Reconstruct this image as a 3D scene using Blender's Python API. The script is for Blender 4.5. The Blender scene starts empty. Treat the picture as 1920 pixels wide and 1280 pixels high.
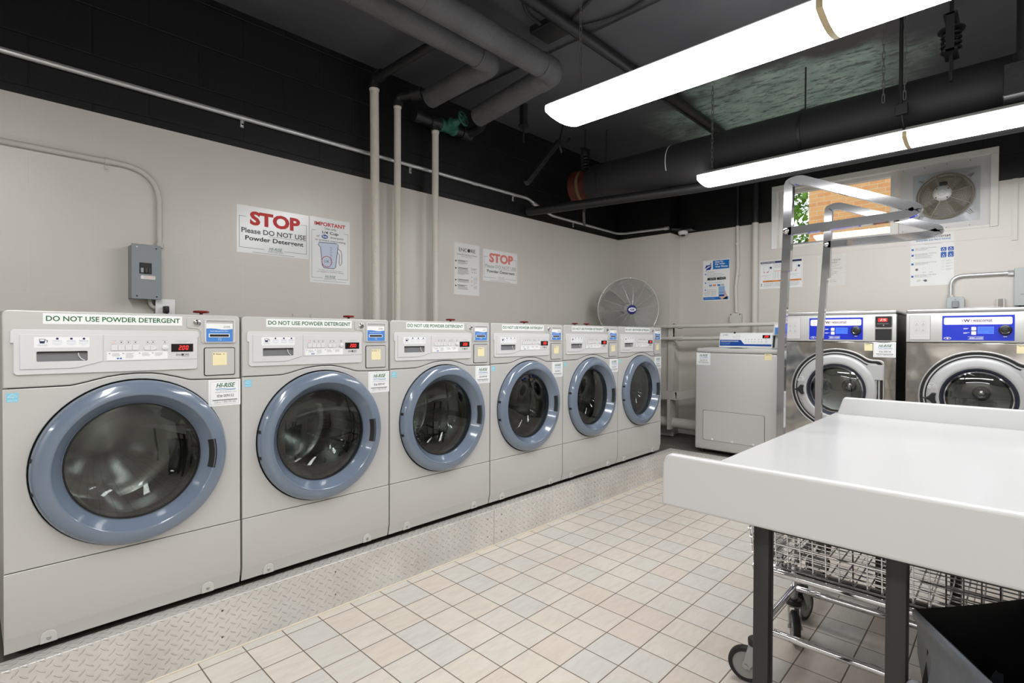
import bpy, bmesh, math, random
from mathutils import Matrix, Vector
import numpy as np
random.seed(7)
SC = bpy.context.scene
PI = math.pi

# ------------------------------------------------------------------ camera, world, exposure
cam_d = bpy.data.cameras.new('camera')
cam_d.sensor_width = 36.0
cam_d.lens = 984.6 / 1920 * 36.0
cam_d.clip_start = 0.02
cam_d.clip_end = 200
cam = bpy.data.objects.new('camera', cam_d)
SC.collection.objects.link(cam)
YAW, PITCH, ROLL, EYE = 0.7646, -0.0115, 0.0038, 1.2297
_f = Vector((math.cos(YAW), math.sin(YAW), 0)); _r = Vector((math.sin(YAW), -math.cos(YAW), 0)); _u = Vector((0, 0, 1))
_f2 = _f * math.cos(PITCH) + _u * math.sin(PITCH); _u2 = -_f * math.sin(PITCH) + _u * math.cos(PITCH)
_r3 = _r * math.cos(ROLL) + _u2 * math.sin(ROLL); _u3 = -_r * math.sin(ROLL) + _u2 * math.cos(ROLL)
cm = Matrix((_r3, _u3, -_f2)).transposed().to_4x4(); cm.translation = (0, 0, EYE)
cam.matrix_world = cm
SC.camera = cam
SC.view_settings.view_transform = 'Standard'
SC.view_settings.look = 'None'
SC.view_settings.gamma = 1
SC.view_settings.use_curve_mapping = False
SC.view_settings.exposure = 1.6
LAMP = 6.5          # emission of the fluorescent lenses
world = bpy.data.worlds.new('sky'); SC.world = world; world.use_nodes = True
wn = world.node_tree.nodes['Background']
wn.inputs[0].default_value = (0.86, 0.93, 1.0, 1); wn.inputs[1].default_value = .72
SC.cycles.max_bounces = 12
SC.cycles.transparent_max_bounces = 16

# ------------------------------------------------------------------ materials
def S(r, g, b):
    return tuple(((c / 255) / 12.92 if c / 255 <= .04045 else ((c / 255 + .055) / 1.055) ** 2.4) for c in (r, g, b)) + (1,)
class NT:
    def __init__(s, m):
        s.t = m.node_tree; s.n = s.t.nodes; s.l = s.t.links
    def new(s, t, **k):
        n = s.n.new(t)
        for a, b in k.items(): setattr(n, a, b)
        return n
    def link(s, a, b): s.l.new(a, b)
    def math(s, op, a, b=None, c=None, clamp=False):
        n = s.n.new('ShaderNodeMath'); n.operation = op; n.use_clamp = clamp
        for i, x in enumerate((a, b, c)):
            if x is None: continue
            if isinstance(x, (int, float)): n.inputs[i].default_value = x
            else: s.l.new(x, n.inputs[i])
        return n.outputs[0]
    def mixc(s, f, a, b):
        n = s.n.new('ShaderNodeMix'); n.data_type = 'RGBA'
        for i, x in ((0, f), (6, a), (7, b)):
            if isinstance(x, (int, float)): n.inputs[i].default_value = x
            elif isinstance(x, tuple): n.inputs[i].default_value = x
            else: s.l.new(x, n.inputs[i])
        return n.outputs[2]
    def coord(s):
        return s.new('ShaderNodeTexCoord').outputs['Object']
    def noise(s, vec, scale, detail=3, rough=.5):
        n = s.new('ShaderNodeTexNoise'); n.inputs['Scale'].default_value = scale
        n.inputs['Detail'].default_value = detail; n.inputs['Roughness'].default_value = rough
        s.link(vec, n.inputs['Vector']); return n.outputs['Fac']
    def ramp(s, f, stops):
        n = s.new('ShaderNodeValToRGB'); s.link(f, n.inputs[0]); e = n.color_ramp.elements
        while len(e) < len(stops): e.new(.5)
        for i, (p, c) in enumerate(stops):
            e[i].position = p; e[i].color = c if isinstance(c, tuple) else (c, c, c, 1)
        return n.outputs[0]
    def bump(s, h, strength, dist, bsdf):
        n = s.new('ShaderNodeBump'); n.inputs['Strength'].default_value = strength; n.inputs['Distance'].default_value = dist
        s.link(h, n.inputs['Height']); s.link(n.outputs[0], bsdf.inputs['Normal']); return n
MATS = {}
def mat(name, col, rough=.5, metal=0, spec=None, bump=None, var=None, coat=0, emit=None):
    if name in MATS: return MATS[name]
    m = bpy.data.materials.new(name); m.use_nodes = True
    b = m.node_tree.nodes['Principled BSDF']; t = NT(m)
    b.inputs['Base Color'].default_value = col
    b.inputs['Roughness'].default_value = rough; b.inputs['Metallic'].default_value = metal
    if spec is not None: b.inputs['Specular IOR Level'].default_value = spec
    if coat: b.inputs['Coat Weight'].default_value = coat; b.inputs['Coat Roughness'].default_value = .05
    if emit:
        b.inputs['Emission Color'].default_value = col; b.inputs['Emission Strength'].default_value = emit
    if bump or var:
        co = t.coord()
        if var:
            sc, amt = var
            f = t.noise(co, sc, 4)
            lo = tuple(c * (1 - amt) for c in col[:3]) + (1,); hi = tuple(min(1, c * (1 + amt)) for c in col[:3]) + (1,)
            t.link(t.ramp(f, [(.3, lo), (.7, hi)]), b.inputs['Base Color'])
        if bump:
            sc, st, di = bump
            t.bump(t.noise(co, sc, 4), st, di, b)
    MATS[name] = m; return m
def glass_mat(name, tint, refl=1.5, rough=0.0, base_refl=0.0):
    m = bpy.data.materials.new(name); m.use_nodes = True; t = NT(m); t.n.clear()
    o = t.new('ShaderNodeOutputMaterial'); tr = t.new('ShaderNodeBsdfTransparent'); g = t.new('ShaderNodeBsdfGlossy')
    tr.inputs[0].default_value = tint; g.inputs['Roughness'].default_value = rough
    gm = t.new('ShaderNodeNewGeometry'); dp = t.new('ShaderNodeVectorMath', operation='DOT_PRODUCT'); t.link(gm.outputs['Normal'], dp.inputs[0]); t.link(gm.outputs['Incoming'], dp.inputs[1])
    f0 = ((refl - 1) / (refl + 1)) ** 2 + base_refl
    fac = t.math('MULTIPLY_ADD', t.math('POWER', t.math('SUBTRACT', 1.0, t.math('ABSOLUTE', dp.outputs['Value']), clamp=True), 5.0), 1 - f0, f0)
    mx = t.new('ShaderNodeMixShader'); t.link(fac, mx.inputs[0]); t.link(tr.outputs[0], mx.inputs[1]); t.link(g.outputs[0], mx.inputs[2])
    t.link(mx.outputs[0], o.inputs[0]); MATS[name] = m; return m

WHITE = mat('white_print', S(236, 236, 236), .45)
PAPER = mat('paper', S(232, 232, 230), .6)
GLOSSP = mat('laminated_paper', S(236, 237, 238), .22)
BLACK = mat('black_print', S(28, 28, 30), .5)
GREYP = mat('grey_print', S(120, 120, 122), .6)
LGREYP = mat('light_grey_print', S(175, 176, 180), .6)
RED = mat('red_print', S(205, 40, 42), .5)
FRED = mat('faded_red_print', S(226, 130, 122), .5)
GREEN = mat('green_print', S(20, 98, 50), .5)
BLUEP = mat('blue_print', S(40, 92, 170), .5)
NAVY = mat('navy_print', S(26, 34, 84), .5)
SKYB = mat('card_blue', S(72, 132, 205), .4)
CYANP = mat('pale_blue_print', S(130, 200, 222), .4)
ORANGEP = mat('orange_print', S(220, 140, 60), .5)
CREAM = mat('cream_sticker', S(236, 224, 180), .5)
SILVER = mat('silver_plastic', S(192, 191, 188), .40, .12)
SILVER2 = mat('light_silver_plastic', S(212, 212, 213), .38, .1)
SILVER3 = mat('button_plastic', S(216, 216, 216), .4)
DARKGAP = mat('dark_gap', S(22, 22, 22), .7)
RING = mat('blue_grey_gloss_plastic', S(108, 121, 138), .20, .0, coat=.7)
RUBBER = mat('black_rubber', S(20, 20, 21), .5)
BLKPL = mat('black_plastic', S(30, 30, 32), .35)
CHROME = mat('chrome', S(215, 215, 218), .07, 1)
STEELD = mat('drum_steel', S(165, 167, 168), .22, 1, bump=(60, .1, .002))
STEEL = mat('zinc_steel', S(170, 172, 172), .35, .9)
DISP = mat('display_window', S(24, 18, 20), .15)
DIGIT = mat('lit_red_digits', (1.0, .035, .03, 1), .4, emit=.42)
LEDR = mat('lit_red_led', (1.0, .2, .15, 1), .4, emit=.4)
REDV = mat('red_valve_paint', S(150, 24, 20), .35)
GREYWALL = None
CONDG = mat('grey_painted_pipe', S(203, 199, 193), .5, bump=(80, .15, .002))
CONDB = mat('black_painted_pipe', S(30, 30, 32), .45, bump=(40, .3, .004))
INSUL = mat('dark_insulation_cloth', S(80, 80, 82), .75, bump=(22, .6, .02), var=(5, .12))
DUCT = mat('black_duct_wrap', S(40, 39, 42), .6, bump=(6, .3, .01))
EMT = mat('galvanised_conduit', S(214, 215, 217), .25, .6)
WPIPE = mat('cream_painted_pipe', S(216, 210, 200), .55, bump=(70, .7, .006))
GREENV = mat('green_valve_paint', S(36, 92, 80), .5, bump=(120, .4, .003))
BOXG = mat('grey_enclosure', S(140, 146, 150), .4, .1)
BOXL = mat('light_grey_enclosure', S(176, 182, 182), .4, .1)
TABLEW = mat('white_gelcoat', S(195, 195, 194), .26, coat=.14)
LEGM = mat('black_powder_coat', S(38, 37, 37), .45)
MOTOR = mat('motor_grey', S(188, 188, 186), .4, .3)
WINFR = mat('window_frame_paint', S(226, 224, 218), .5, var=(7, .06))

def led_lens(k=1.0):
    m = bpy.data.materials.new('lit_white_lens'); m.use_nodes = True; t = NT(m); t.n.clear()
    o = t.new('ShaderNodeOutputMaterial'); e = t.new('ShaderNodeEmission')
    e.inputs[0].default_value = (1, 1, 1, 1); e.inputs[1].default_value = LAMP * k
    t.link(e.outputs[0], o.inputs[0]); return m
LENS = led_lens(1.15); LENS_DIM = led_lens(.85); LENS_FILL = led_lens(1.0)  # far light dimmed to even out the walls; fill lens for added unseen lights

def wall_mat(name, base, rough, block, bstr, var=.04):
    m = bpy.data.materials.new(name); m.use_nodes = True; t = NT(m); b = t.n['Principled BSDF']
    g = t.new('ShaderNodeNewGeometry'); sp = t.new('ShaderNodeSeparateXYZ'); t.link(g.outputs['Position'], sp.inputs[0])
    cb = t.new('ShaderNodeCombineXYZ')
    h = t.math('ADD', sp.outputs[0], sp.outputs[1])
    t.link(h, cb.inputs[0]); t.link(t.math('ADD', sp.outputs[2], .41), cb.inputs[1])
    br = t.new('ShaderNodeTexBrick'); t.link(cb.outputs[0], br.inputs['Vector'])
    br.inputs['Scale'].default_value = 1; br.inputs['Brick Width'].default_value = .453; br.inputs['Row Height'].default_value = .2285
    br.inputs['Mortar Size'].default_value = .004; br.inputs['Mortar Smooth'].default_value = .6
    n1 = t.noise(g.outputs['Position'], 1.3, 5); n2 = t.noise(g.outputs['Position'], 60, 3)
    col = t.ramp(n1, [(.3, tuple(c * (1 - var) for c in base[:3]) + (1,)), (.7, tuple(c * (1 + var) for c in base[:3]) + (1,))])
    t.link(col, b.inputs['Base Color']); b.inputs['Roughness'].default_value = rough
    hh = t.math('ADD', t.math('MULTIPLY', br.outputs['Fac'], -block), t.math('MULTIPLY', n2, .25))
    t.bump(hh, bstr, .006, b); MATS[name] = m; return m
GREYWALL = wall_mat('grey_wall_paint', S(209, 205, 198), .33, .10, .25, .035)
BLACKWALL = wall_mat('black_wall_paint', S(14, 13, 15), .42, 1.0, .7, .2)
CEIL = None
def ceil_mat():
    m = bpy.data.materials.new('black_ceiling_paint'); m.use_nodes = True; t = NT(m); b = t.n['Principled BSDF']
    g = t.new('ShaderNodeNewGeometry'); P = g.outputs['Position']; sp = t.new('ShaderNodeSeparateXYZ'); t.link(P, sp.inputs[0])
    def smooth(x, a, c):
        n = t.new('ShaderNodeMapRange'); n.interpolation_type = 'SMOOTHSTEP'; t.link(x, n.inputs[0])
        n.inputs[1].default_value = a; n.inputs[2].default_value = c; return n.outputs[0]
    # bare green patch where the black paint has peeled
    wob = t.math('MULTIPLY', t.math('SUBTRACT', t.noise(P, 2.5, 4), .5), .9)
    xx = t.math('ADD', sp.outputs[0], wob); yy = t.math('ADD', sp.outputs[1], wob)
    mask = t.math('MULTIPLY', smooth(xx, 3.75, 4.10), smooth(xx, 5.6, 5.3))
    mask = t.math('MULTIPLY', mask, t.math('MULTIPLY', smooth(yy, .30, .8), smooth(yy, 2.30, 1.8)))
    mp = t.new('ShaderNodeMapping'); mp.inputs['Scale'].default_value = (6, 2.2, 3); mp.inputs['Rotation'].default_value = (0, 0, .2); t.link(P, mp.inputs[0])
    fl = t.ramp(t.noise(mp.outputs[0], 4.5, 10, .75), [(.40, 0.0), (.50, 1.0)])
    mask2 = t.math('MULTIPLY', mask, t.math('ADD', t.math('MULTIPLY', fl, .8), .2))
    grn = t.ramp(t.noise(P, 6, 4), [(.3, S(160, 192, 180)), (.7, S(200, 222, 210))])
    blk = t.ramp(t.noise(P, 1.4, 4), [(.3, S(68, 68, 72)), (.7, S(86, 86, 90))])
    t.link(t.mixc(mask2, blk, grn), b.inputs['Base Color']); b.inputs['Roughness'].default_value = .5
    t.bump(t.math('ADD', t.noise(P, 14, 4), mask2), .35, .006, b); MATS['ceil'] = m; return m
CEIL = ceil_mat()
def floor_mat():
    m = bpy.data.materials.new('beige_floor_tiles'); m.use_nodes = True; t = NT(m); b = t.n['Principled BSDF']
    g = t.new('ShaderNodeNewGeometry'); P = g.outputs['Position']; sp = t.new('ShaderNodeSeparateXYZ'); t.link(P, sp.inputs[0])
    T = .1551
    u = t.math('DIVIDE', t.math('SUBTRACT', sp.outputs[0], 1.3716), T); v = t.math('DIVIDE', t.math('SUBTRACT', sp.outputs[1], 1.3666), T)
    fu = t.math('FRACT', t.math('ADD', u, 100)); fv = t.math('FRACT', t.math('ADD', v, 100))
    def edge(f): return t.math('MINIMUM', f, t.math('SUBTRACT', 1.0, f))
    e = t.math('MINIMUM', edge(fu), edge(fv))
    gm = t.new('ShaderNodeMapRange'); gm.interpolation_type = 'SMOOTHSTEP'; t.link(e, gm.inputs[0]); gm.inputs[1].default_value = .008; gm.inputs[2].default_value = .020
    tile = gm.outputs[0]
    cb = t.new('ShaderNodeCombineXYZ'); t.link(t.math('FLOOR', u), cb.inputs[0]); t.link(t.math('FLOOR', v), cb.inputs[1])
    wn_ = t.new('ShaderNodeTexWhiteNoise'); wn_.noise_dimensions = '3D'; t.link(cb.outputs[0], wn_.inputs['Vector'])
    tint = t.ramp(wn_.outputs['Value'], [(0, S(208, 197, 184)), (.35, S(213, 204, 192)), (.65, S(207, 202, 193)), (1, S(201, 199, 193))])
    vo = t.new('ShaderNodeVectorMath', operation='ADD'); t.link(P, vo.inputs[0]); 
    sc = t.new('ShaderNodeVectorMath', operation='SCALE'); t.link(wn_.outputs['Color'], sc.inputs[0]); sc.inputs['Scale'].default_value = 9; t.link(sc.outputs[0], vo.inputs[1])
    mp = t.new('ShaderNodeMapping'); mp.inputs['Scale'].default_value = (7, 30, 1); mp.inputs['Rotation'].default_value = (0, 0, .7); t.link(vo.outputs[0], mp.inputs[0])
    st = t.noise(mp.outputs[0], 1.4, 8, .7)
    col = t.mixc(t.ramp(st, [(.42, 0.0), (.62, .22)]), tint, S(168, 158, 146))
    col = t.mixc(t.ramp(t.noise(P, 1.1, 4), [(.45, 0.0), (.75, .12)]), col, S(170, 160, 148))
    t.link(t.mixc(tile, S(108, 94, 80), col), b.inputs['Base Color'])
    t.link(t.ramp(tile, [(0, .8), (1, .30)]), b.inputs['Roughness'])
    t.bump(t.math('ADD', tile, t.math('MULTIPLY', st, .25)), .35, .002, b)
    return m
FLOORM = floor_mat()
def diamond_mat(name='diamond_plate'):
    # raised lozenges in two crossing directions, in the local u (x+y) / v (z or depth) plane
    m = bpy.data.materials.new(name); m.use_nodes = True; t = NT(m); b = t.n['Principled BSDF']
    g = t.new('ShaderNodeNewGeometry'); pp = t.new('ShaderNodeSeparateXYZ'); t.link(g.outputs['Position'], pp.inputs[0])
    nn = t.new('ShaderNodeSeparateXYZ'); t.link(g.outputs['True Normal'], nn.inputs[0])
    def pick(c, a, b_):
        k = t.math('GREATER_THAN', t.math('ABSOLUTE', c), .5)
        return t.math('ADD', t.math('MULTIPLY', a, k), t.math('MULTIPLY', b_, t.math('SUBTRACT', 1.0, k)))
    cbn = t.new('ShaderNodeCombineXYZ'); t.link(pick(nn.outputs[0], pp.outputs[1], pp.outputs[0]), cbn.inputs[0]); t.link(pick(nn.outputs[2], pp.outputs[1], pp.outputs[2]), cbn.inputs[1])
    sp = t.new('ShaderNodeSeparateXYZ'); t.link(cbn.outputs[0], sp.inputs[0])
    P = .040
    def lat(ou, ov, ang):
        a = t.math('FRACT', t.math('ADD', t.math('DIVIDE', sp.outputs[0], P), ou + 50)); c = t.math('FRACT', t.math('ADD', t.math('DIVIDE', sp.outputs[1], P * .86), ov + 50))
        a = t.math('SUBTRACT', a, .5); c = t.math('SUBTRACT', c, .5)
        ca, sa = math.cos(ang), math.sin(ang)
        p = t.math('ADD', t.math('MULTIPLY', a, ca), t.math('MULTIPLY', c, sa)); q = t.math('SUBTRACT', t.math('MULTIPLY', c, ca), t.math('MULTIPLY', a, sa))
        l = t.math('ADD', t.math('POWER', t.math('DIVIDE', p, .40), 2.0), t.math('ABSOLUTE', t.math('DIVIDE', q, .085)))
        return t.math('SUBTRACT', 1.0, l, clamp=True)
    h = t.math('MAXIMUM', lat(0, 0, .85), lat(.5, .5, -.70))
    h = t.math('MINIMUM', t.math('MULTIPLY', h, 2.0), 1.0)
    n = t.new('ShaderNodeTexNoise'); n.inputs['Scale'].default_value = 3.5; n.inputs['Detail'].default_value = 5
    t.link(t.coord(), n.inputs['Vector'])
    col = t.ramp(n.outputs[0], [(.3, S(196, 193, 188)), (.7, S(222, 219, 214))])
    t.link(col, b.inputs['Base Color']); b.inputs['Metallic'].default_value = .35
    t.link(t.ramp(h, [(0, .42), (1, .22)]), b.inputs['Roughness'])
    t.bump(h, 1.0, .0026, b); MATS[name] = m; return m
DIAM = diamond_mat()
def stainless(name, wave):
    m = bpy.data.materials.new(name); m.use_nodes = True; t = NT(m); b = t.n['Principled BSDF']
    b.inputs['Base Color'].default_value = S(182, 180, 176); b.inputs['Metallic'].default_value = 1; b.inputs['Roughness'].default_value = .12
    co = t.coord(); t.bump(t.noise(co, 3.2, 1.5), wave, .05, b); MATS[name] = m; return m
STAIN = stainless('wavy_stainless', .55)
BRUSH = mat('brushed_steel', S(196, 196, 196), .34, .85)
def brick_mat():
    m = bpy.data.materials.new('orange_brick'); m.use_nodes = True; t = NT(m); b = t.n['Principled BSDF']
    g = t.new('ShaderNodeNewGeometry'); sp = t.new('ShaderNodeSeparateXYZ'); t.link(g.outputs['Position'], sp.inputs[0])
    cb = t.new('ShaderNodeCombineXYZ'); t.link(t.math('ADD', sp.outputs[0], sp.outputs[1]), cb.inputs[0]); t.link(sp.outputs[2], cb.inputs[1])
    br = t.new('ShaderNodeTexBrick'); t.link(cb.outputs[0], br.inputs['Vector']); br.inputs['Scale'].default_value = 1
    br.inputs['Brick Width'].default_value = .215; br.inputs['Row Height'].default_value = .075; br.inputs['Mortar Size'].default_value = .006
    br.inputs['Color1'].default_value = S(204, 150, 96); br.inputs['Color2'].default_value = S(190, 116, 72); br.inputs['Mortar'].default_value = S(196, 172, 140); br.inputs['Bias'].default_value = -.45
    col = t.mixc(t.ramp(t.noise(g.outputs['Position'], 12, 4), [(.4, 0.0), (.8, .35)]), br.outputs['Color'], S(214, 170, 112))
    t.link(col, b.inputs['Base Color']); b.inputs['Roughness'].default_value = .9
    t.bump(t.math('MULTIPLY', br.outputs['Fac'], -1.0), .6, .01, b); return m
BRICK = brick_mat()
LEAF = mat('green_leaves', S(120, 165, 62), .5, var=(3, .45))
BARK = mat('bark', S(92, 74, 56), .9, bump=(18, .6, .02))
GLASSW = glass_mat('clear_window_glass', (.97, .98, .97, 1), 1.45)
GLASSD = glass_mat('washer_door_glass', (.60, .62, .60, 1), 1.5, 0.0, .045)
GLASSB = glass_mat('inner_bowl_glass', (.80, .82, .80, 1), 1.5, 0.02, .05)

# ------------------------------------------------------------------ mesh builder
_cache = {}
def _curve_mesh(key, make):
    if key in _cache: return _cache[key]
    cu = make(); ob = bpy.data.objects.new('tmp', cu)
    me = bpy.data.meshes.new_from_object(ob)
    V = [v.co.copy() for v in me.vertices]; F = [list(p.vertices) for p in me.polygons]
    bpy.data.objects.remove(ob); bpy.data.meshes.remove(me); bpy.data.curves.remove(cu)
    _cache[key] = (V, F); return V, F
class MB:
    """collects shapes; local frame: x right, y into the wall, z up"""
    def __init__(s): s.V = []; s.F = []; s.MI = []; s.mats = []; s.UV = []
    def add(s, V, F, m, xf=None, uv=None):
        if m not in s.mats: s.mats.append(m)
        k = s.mats.index(m); o = len(s.V)
        for v in V:
            v = Vector(v)
            s.V.append(tuple(xf @ v) if xf is not None else tuple(v))
        for f in F:
            s.F.append([i + o for i in f]); s.MI.append(k); s.UV.append(uv)
        return s
    def box(s, a, b, m, bev=0, seg=2, xf=None):
        x0, y0, z0 = [min(a[i], b[i]) for i in range(3)]; x1, y1, z1 = [max(a[i], b[i]) for i in range(3)]
        if bev <= 0:
            V = [(x0, y0, z0), (x1, y0, z0), (x1, y1, z0), (x0, y1, z0), (x0, y0, z1), (x1, y0, z1), (x1, y1, z1), (x0, y1, z1)]
            F = [(0, 3, 2, 1), (4, 5, 6, 7), (0, 1, 5, 4), (1, 2, 6, 5), (2, 3, 7, 6), (3, 0, 4, 7)]
            return s.add(V, F, m, xf)
        bm = bmesh.new(); bmesh.ops.create_cube(bm, size=1)
        for v in bm.verts: v.co = Vector(((x0 + x1) / 2 + v.co.x * (x1 - x0), (y0 + y1) / 2 + v.co.y * (y1 - y0), (z0 + z1) / 2 + v.co.z * (z1 - z0)))
        bev = min(bev, .49 * min(x1 - x0, y1 - y0, z1 - z0))
        bmesh.ops.bevel(bm, geom=bm.edges[:], offset=bev, segments=seg, profile=.5, affect='EDGES')
        bm.verts.index_update(); V = [v.co.copy() for v in bm.verts]; F = [[v.index for v in f.verts] for f in bm.faces]; bm.free()
        return s.add(V, F, m, xf)
    def shape(s, loops, d0, d1, m, bev=0, bres=2, xf=None):
        """2D outline(s) in (x,z), extruded from depth d0 to d1 outward (-y)"""
        key = ('s', tuple(tuple(map(tuple, l)) for l in loops), round(d1 - d0, 6), bev, bres)
        def make():
            cu = bpy.data.curves.new('t', 'CURVE'); cu.dimensions = '2D'; cu.fill_mode = 'BOTH'
            cu.extrude = max(0, (d1 - d0) / 2 - bev); cu.bevel_depth = bev; cu.bevel_resolution = bres - 1; cu.offset = -bev
            for l in loops:
                sp = cu.splines.new('POLY'); sp.points.add(len(l) - 1); sp.use_cyclic_u = True
                for i, p in enumerate(l): sp.points[i].co = (p[0], p[1], 0, 1)
            return cu
        V, F = _curve_mesh(key, make); mid = (d0 + d1) / 2
        return s.add([(v.x, -(v.z + mid), v.y) for v in V], F, m, xf)
    def quad(s, x0, z0, x1, z1, d, m, xf=None):
        return s.add([(x0, -d, z0), (x1, -d, z0), (x1, -d, z1), (x0, -d, z1)], [(0, 1, 2, 3)], m, xf)
    def poly(s, pts, d, m, xf=None):
        return s.add([(p[0], -d, p[1]) for p in pts], [list(range(len(pts)))], m, xf)
    def textbox(s, txt, x0, z0, x1, z1, m, d=.0006, bold=0.0, shear=0.0):
        key = ('t', txt, 1.0, bold, 'LEFT', shear)
        def make():
            cu = bpy.data.curves.new('t', 'FONT'); cu.body = txt; cu.size = 1; cu.offset = bold; cu.shear = shear; cu.resolution_u = 3; return cu
        V, F = _curve_mesh(key, make)
        a = min(v.x for v in V); b = max(v.x for v in V); c = min(v.y for v in V); e = max(v.y for v in V)
        return s.add([(x0 + (v.x - a) / (b - a) * (x1 - x0), -d, z0 + (v.y - c) / (e - c) * (z1 - z0)) for v in V], F, m)
    def xprism(s, yz, x0, x1, m):
        n = len(yz); V = [(x0, y, z) for y, z in yz] + [(x1, y, z) for y, z in yz]
        F = [tuple(range(n)), tuple(range(2 * n - 1, n - 1, -1))] + [(i, i + n, (i + 1) % n + n, (i + 1) % n) for i in range(n)]
        return s.add(V, F, m)
    def bars(s, x0, x1, ztop, n, pitch, th, d, m, seed=1, xf=None):
        r = random.Random(seed)
        for i in range(n):
            s.quad(x0, ztop - i * pitch - th, x1 - (x1 - x0) * r.uniform(0, .25) * (1 if i < n - 1 else 2), ztop - i * pitch, d, m, xf)
        return s
    def text(s, txt, x, z, size, m, d=.0006, bold=0.0, sx=1.0, align='LEFT', shear=0.0, xf=None):
        key = ('t', txt, size, bold, align, shear)
        def make():
            cu = bpy.data.curves.new('t', 'FONT'); cu.body = txt; cu.size = size; cu.offset = bold * size; cu.align_x = align; cu.shear = shear
            cu.resolution_u = 3; return cu
        V, F = _curve_mesh(key, make)
        return s.add([(x + v.x * sx, -d, z + v.y) for v in V], F, m, xf)
    def seg7(s, txt, x, z, h, m, d=.0006, th=.14, slant=.12):
        w = h * .52; t = h * th; cx = x
        SEG = {'0': 'abcdef', '1': 'bc', '2': 'abged', '5': 'afgcd', '7': 'abc', '6': 'afgedc'}
        for ch in txt:
            if ch == '.': s.quad(cx - t * .9, z, cx - t * .9 + t, z + t, d, m); continue
            def q(x0, z0, x1, z1): s.poly([(cx + x0 + slant * z0, z + z0), (cx + x1 + slant * z0, z + z0), (cx + x1 + slant * z1, z + z1), (cx + x0 + slant * z1, z + z1)], d, m)
            g = SEG[ch]; h2 = h / 2
            if 'a' in g: q(t * .6, h - t, w - t * .6, h)
            if 'd' in g: q(t * .6, 0, w - t * .6, t)
            if 'g' in g: q(t * .6, h2 - t / 2, w - t * .6, h2 + t / 2)
            if 'f' in g: q(0, h2 + t * .3, t, h - t * .4)
            if 'e' in g: q(0, t * .4, t, h2 - t * .3)
            if 'b' in g: q(w - t, h2 + t * .3, w, h - t * .4)
            if 'c' in g: q(w - t, t * .4, w, h2 - t * .3)
            cx += w + t * 1.5
        return s
    def lathe(s, prof, cx, cz, m, seg=64, a0=0, a1=2 * PI, xf=None, close=False):
        """profile [(radius, outward)] turned about the y axis through (cx,cz)"""
        V = []; F = []; full = abs(a1 - a0 - 2 * PI) < 1e-6; n = seg if full else seg + 1
        for i in range(n):
            a = a0 + (a1 - a0) * i / seg
            for r, d in prof: V.append((cx + r * math.cos(a), -d, cz + r * math.sin(a)))
        k = len(prof)
        for i in range(seg):
            j = (i + 1) % n
            for q in range(k - 1 if not close else k):
                q2 = (q + 1) % k
                F.append((i * k + q, i * k + q2, j * k + q2, j * k + q))
        return s.add(V, F, m, xf)
    def tube(s, pts, r, m, seg=12, closed=False, cap=True, xf=None, sq=False):
        pts = [Vector(p) for p in pts]; n = len(pts); V = []; F = []
        if sq: seg = 4
        T = []
        for i in range(n):
            a = pts[i - 1] if (i > 0 or closed) else pts[i]; b = pts[(i + 1) % n] if (i < n - 1 or closed) else pts[i]
            T.append((b - a).normalized())
        ref = Vector((0, 0, 1)) if abs(T[0].z) < .9 else Vector((1, 0, 0))
        N = (ref - T[0] * ref.dot(T[0])).normalized()
        for i in range(n):
            if i: N = (N - T[i] * N.dot(T[i])).normalized()
            B = T[i].cross(N)
            rr = r[i] if isinstance(r, (list, tuple)) else r
            if (0 < i < n - 1 or closed):
                a = (pts[i] - pts[i - 1]).normalized(); b = (pts[(i + 1) % n] - pts[i]).normalized()
                c = max(.35, math.cos(a.angle(b, 0) / 2))
            else: c = 1
            for k in range(seg):
                an = 2 * PI * (k + (.5 if sq else 0)) / seg; R = rr * (1.41421 if sq else 1)
                V.append(pts[i] + (N * math.cos(an) + B * math.sin(an)) * R)
        for i in range(n if closed else n - 1):
            j = (i + 1) % n
            for k in range(seg):
                k2 = (k + 1) % seg; F.append((i * seg + k, i * seg + k2, j * seg + k2, j * seg + k))
        if cap and not closed:
            F.append(tuple(range(seg - 1, -1, -1))); F.append(tuple((n - 1) * seg + k for k in range(seg)))
        return s.add(V, F, m, xf)
    def cyl(s, a, b, r, m, seg=20, xf=None): return s.tube([a, b], r, m, seg, xf=xf)
    def build(s, name, parent=None, loc=None, ang=32, flat=False, label=None):
        me = bpy.data.meshes.new(name)
        me.from_pydata(s.V, [], s.F)
        for m in s.mats: me.materials.append(m)
        me.polygons.foreach_set('material_index', s.MI)
        me.polygons.foreach_set('use_smooth', [not flat] * len(s.F))
        me.update()
        if not flat: me.set_sharp_from_angle(angle=math.radians(ang))
        o = bpy.data.objects.new(name, me); SC.collection.objects.link(o)
        if parent is not None: o.parent = parent
        if loc is not None: o.location = loc
        if label: o['label'] = label
        return o
def arc(cx, cz, r, a0, a1, n): return [(cx + r * math.cos(a0 + (a1 - a0) * i / n), cz + r * math.sin(a0 + (a1 - a0) * i / n)) for i in range(n + 1)]
def circ(cx, cz, r, n=64): return [(cx + r * math.cos(2 * PI * i / n), cz + r * math.sin(2 * PI * i / n)) for i in range(n)]
def rrect(x0, z0, x1, z1, r, n=5):
    r = min(r, (x1 - x0) / 2, (z1 - z0) / 2)
    return arc(x1 - r, z0 + r, r, -PI / 2, 0, n) + arc(x1 - r, z1 - r, r, 0, PI / 2, n) + arc(x0 + r, z1 - r, r, PI / 2, PI, n) + arc(x0 + r, z0 + r, r, PI, 1.5 * PI, n)
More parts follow.
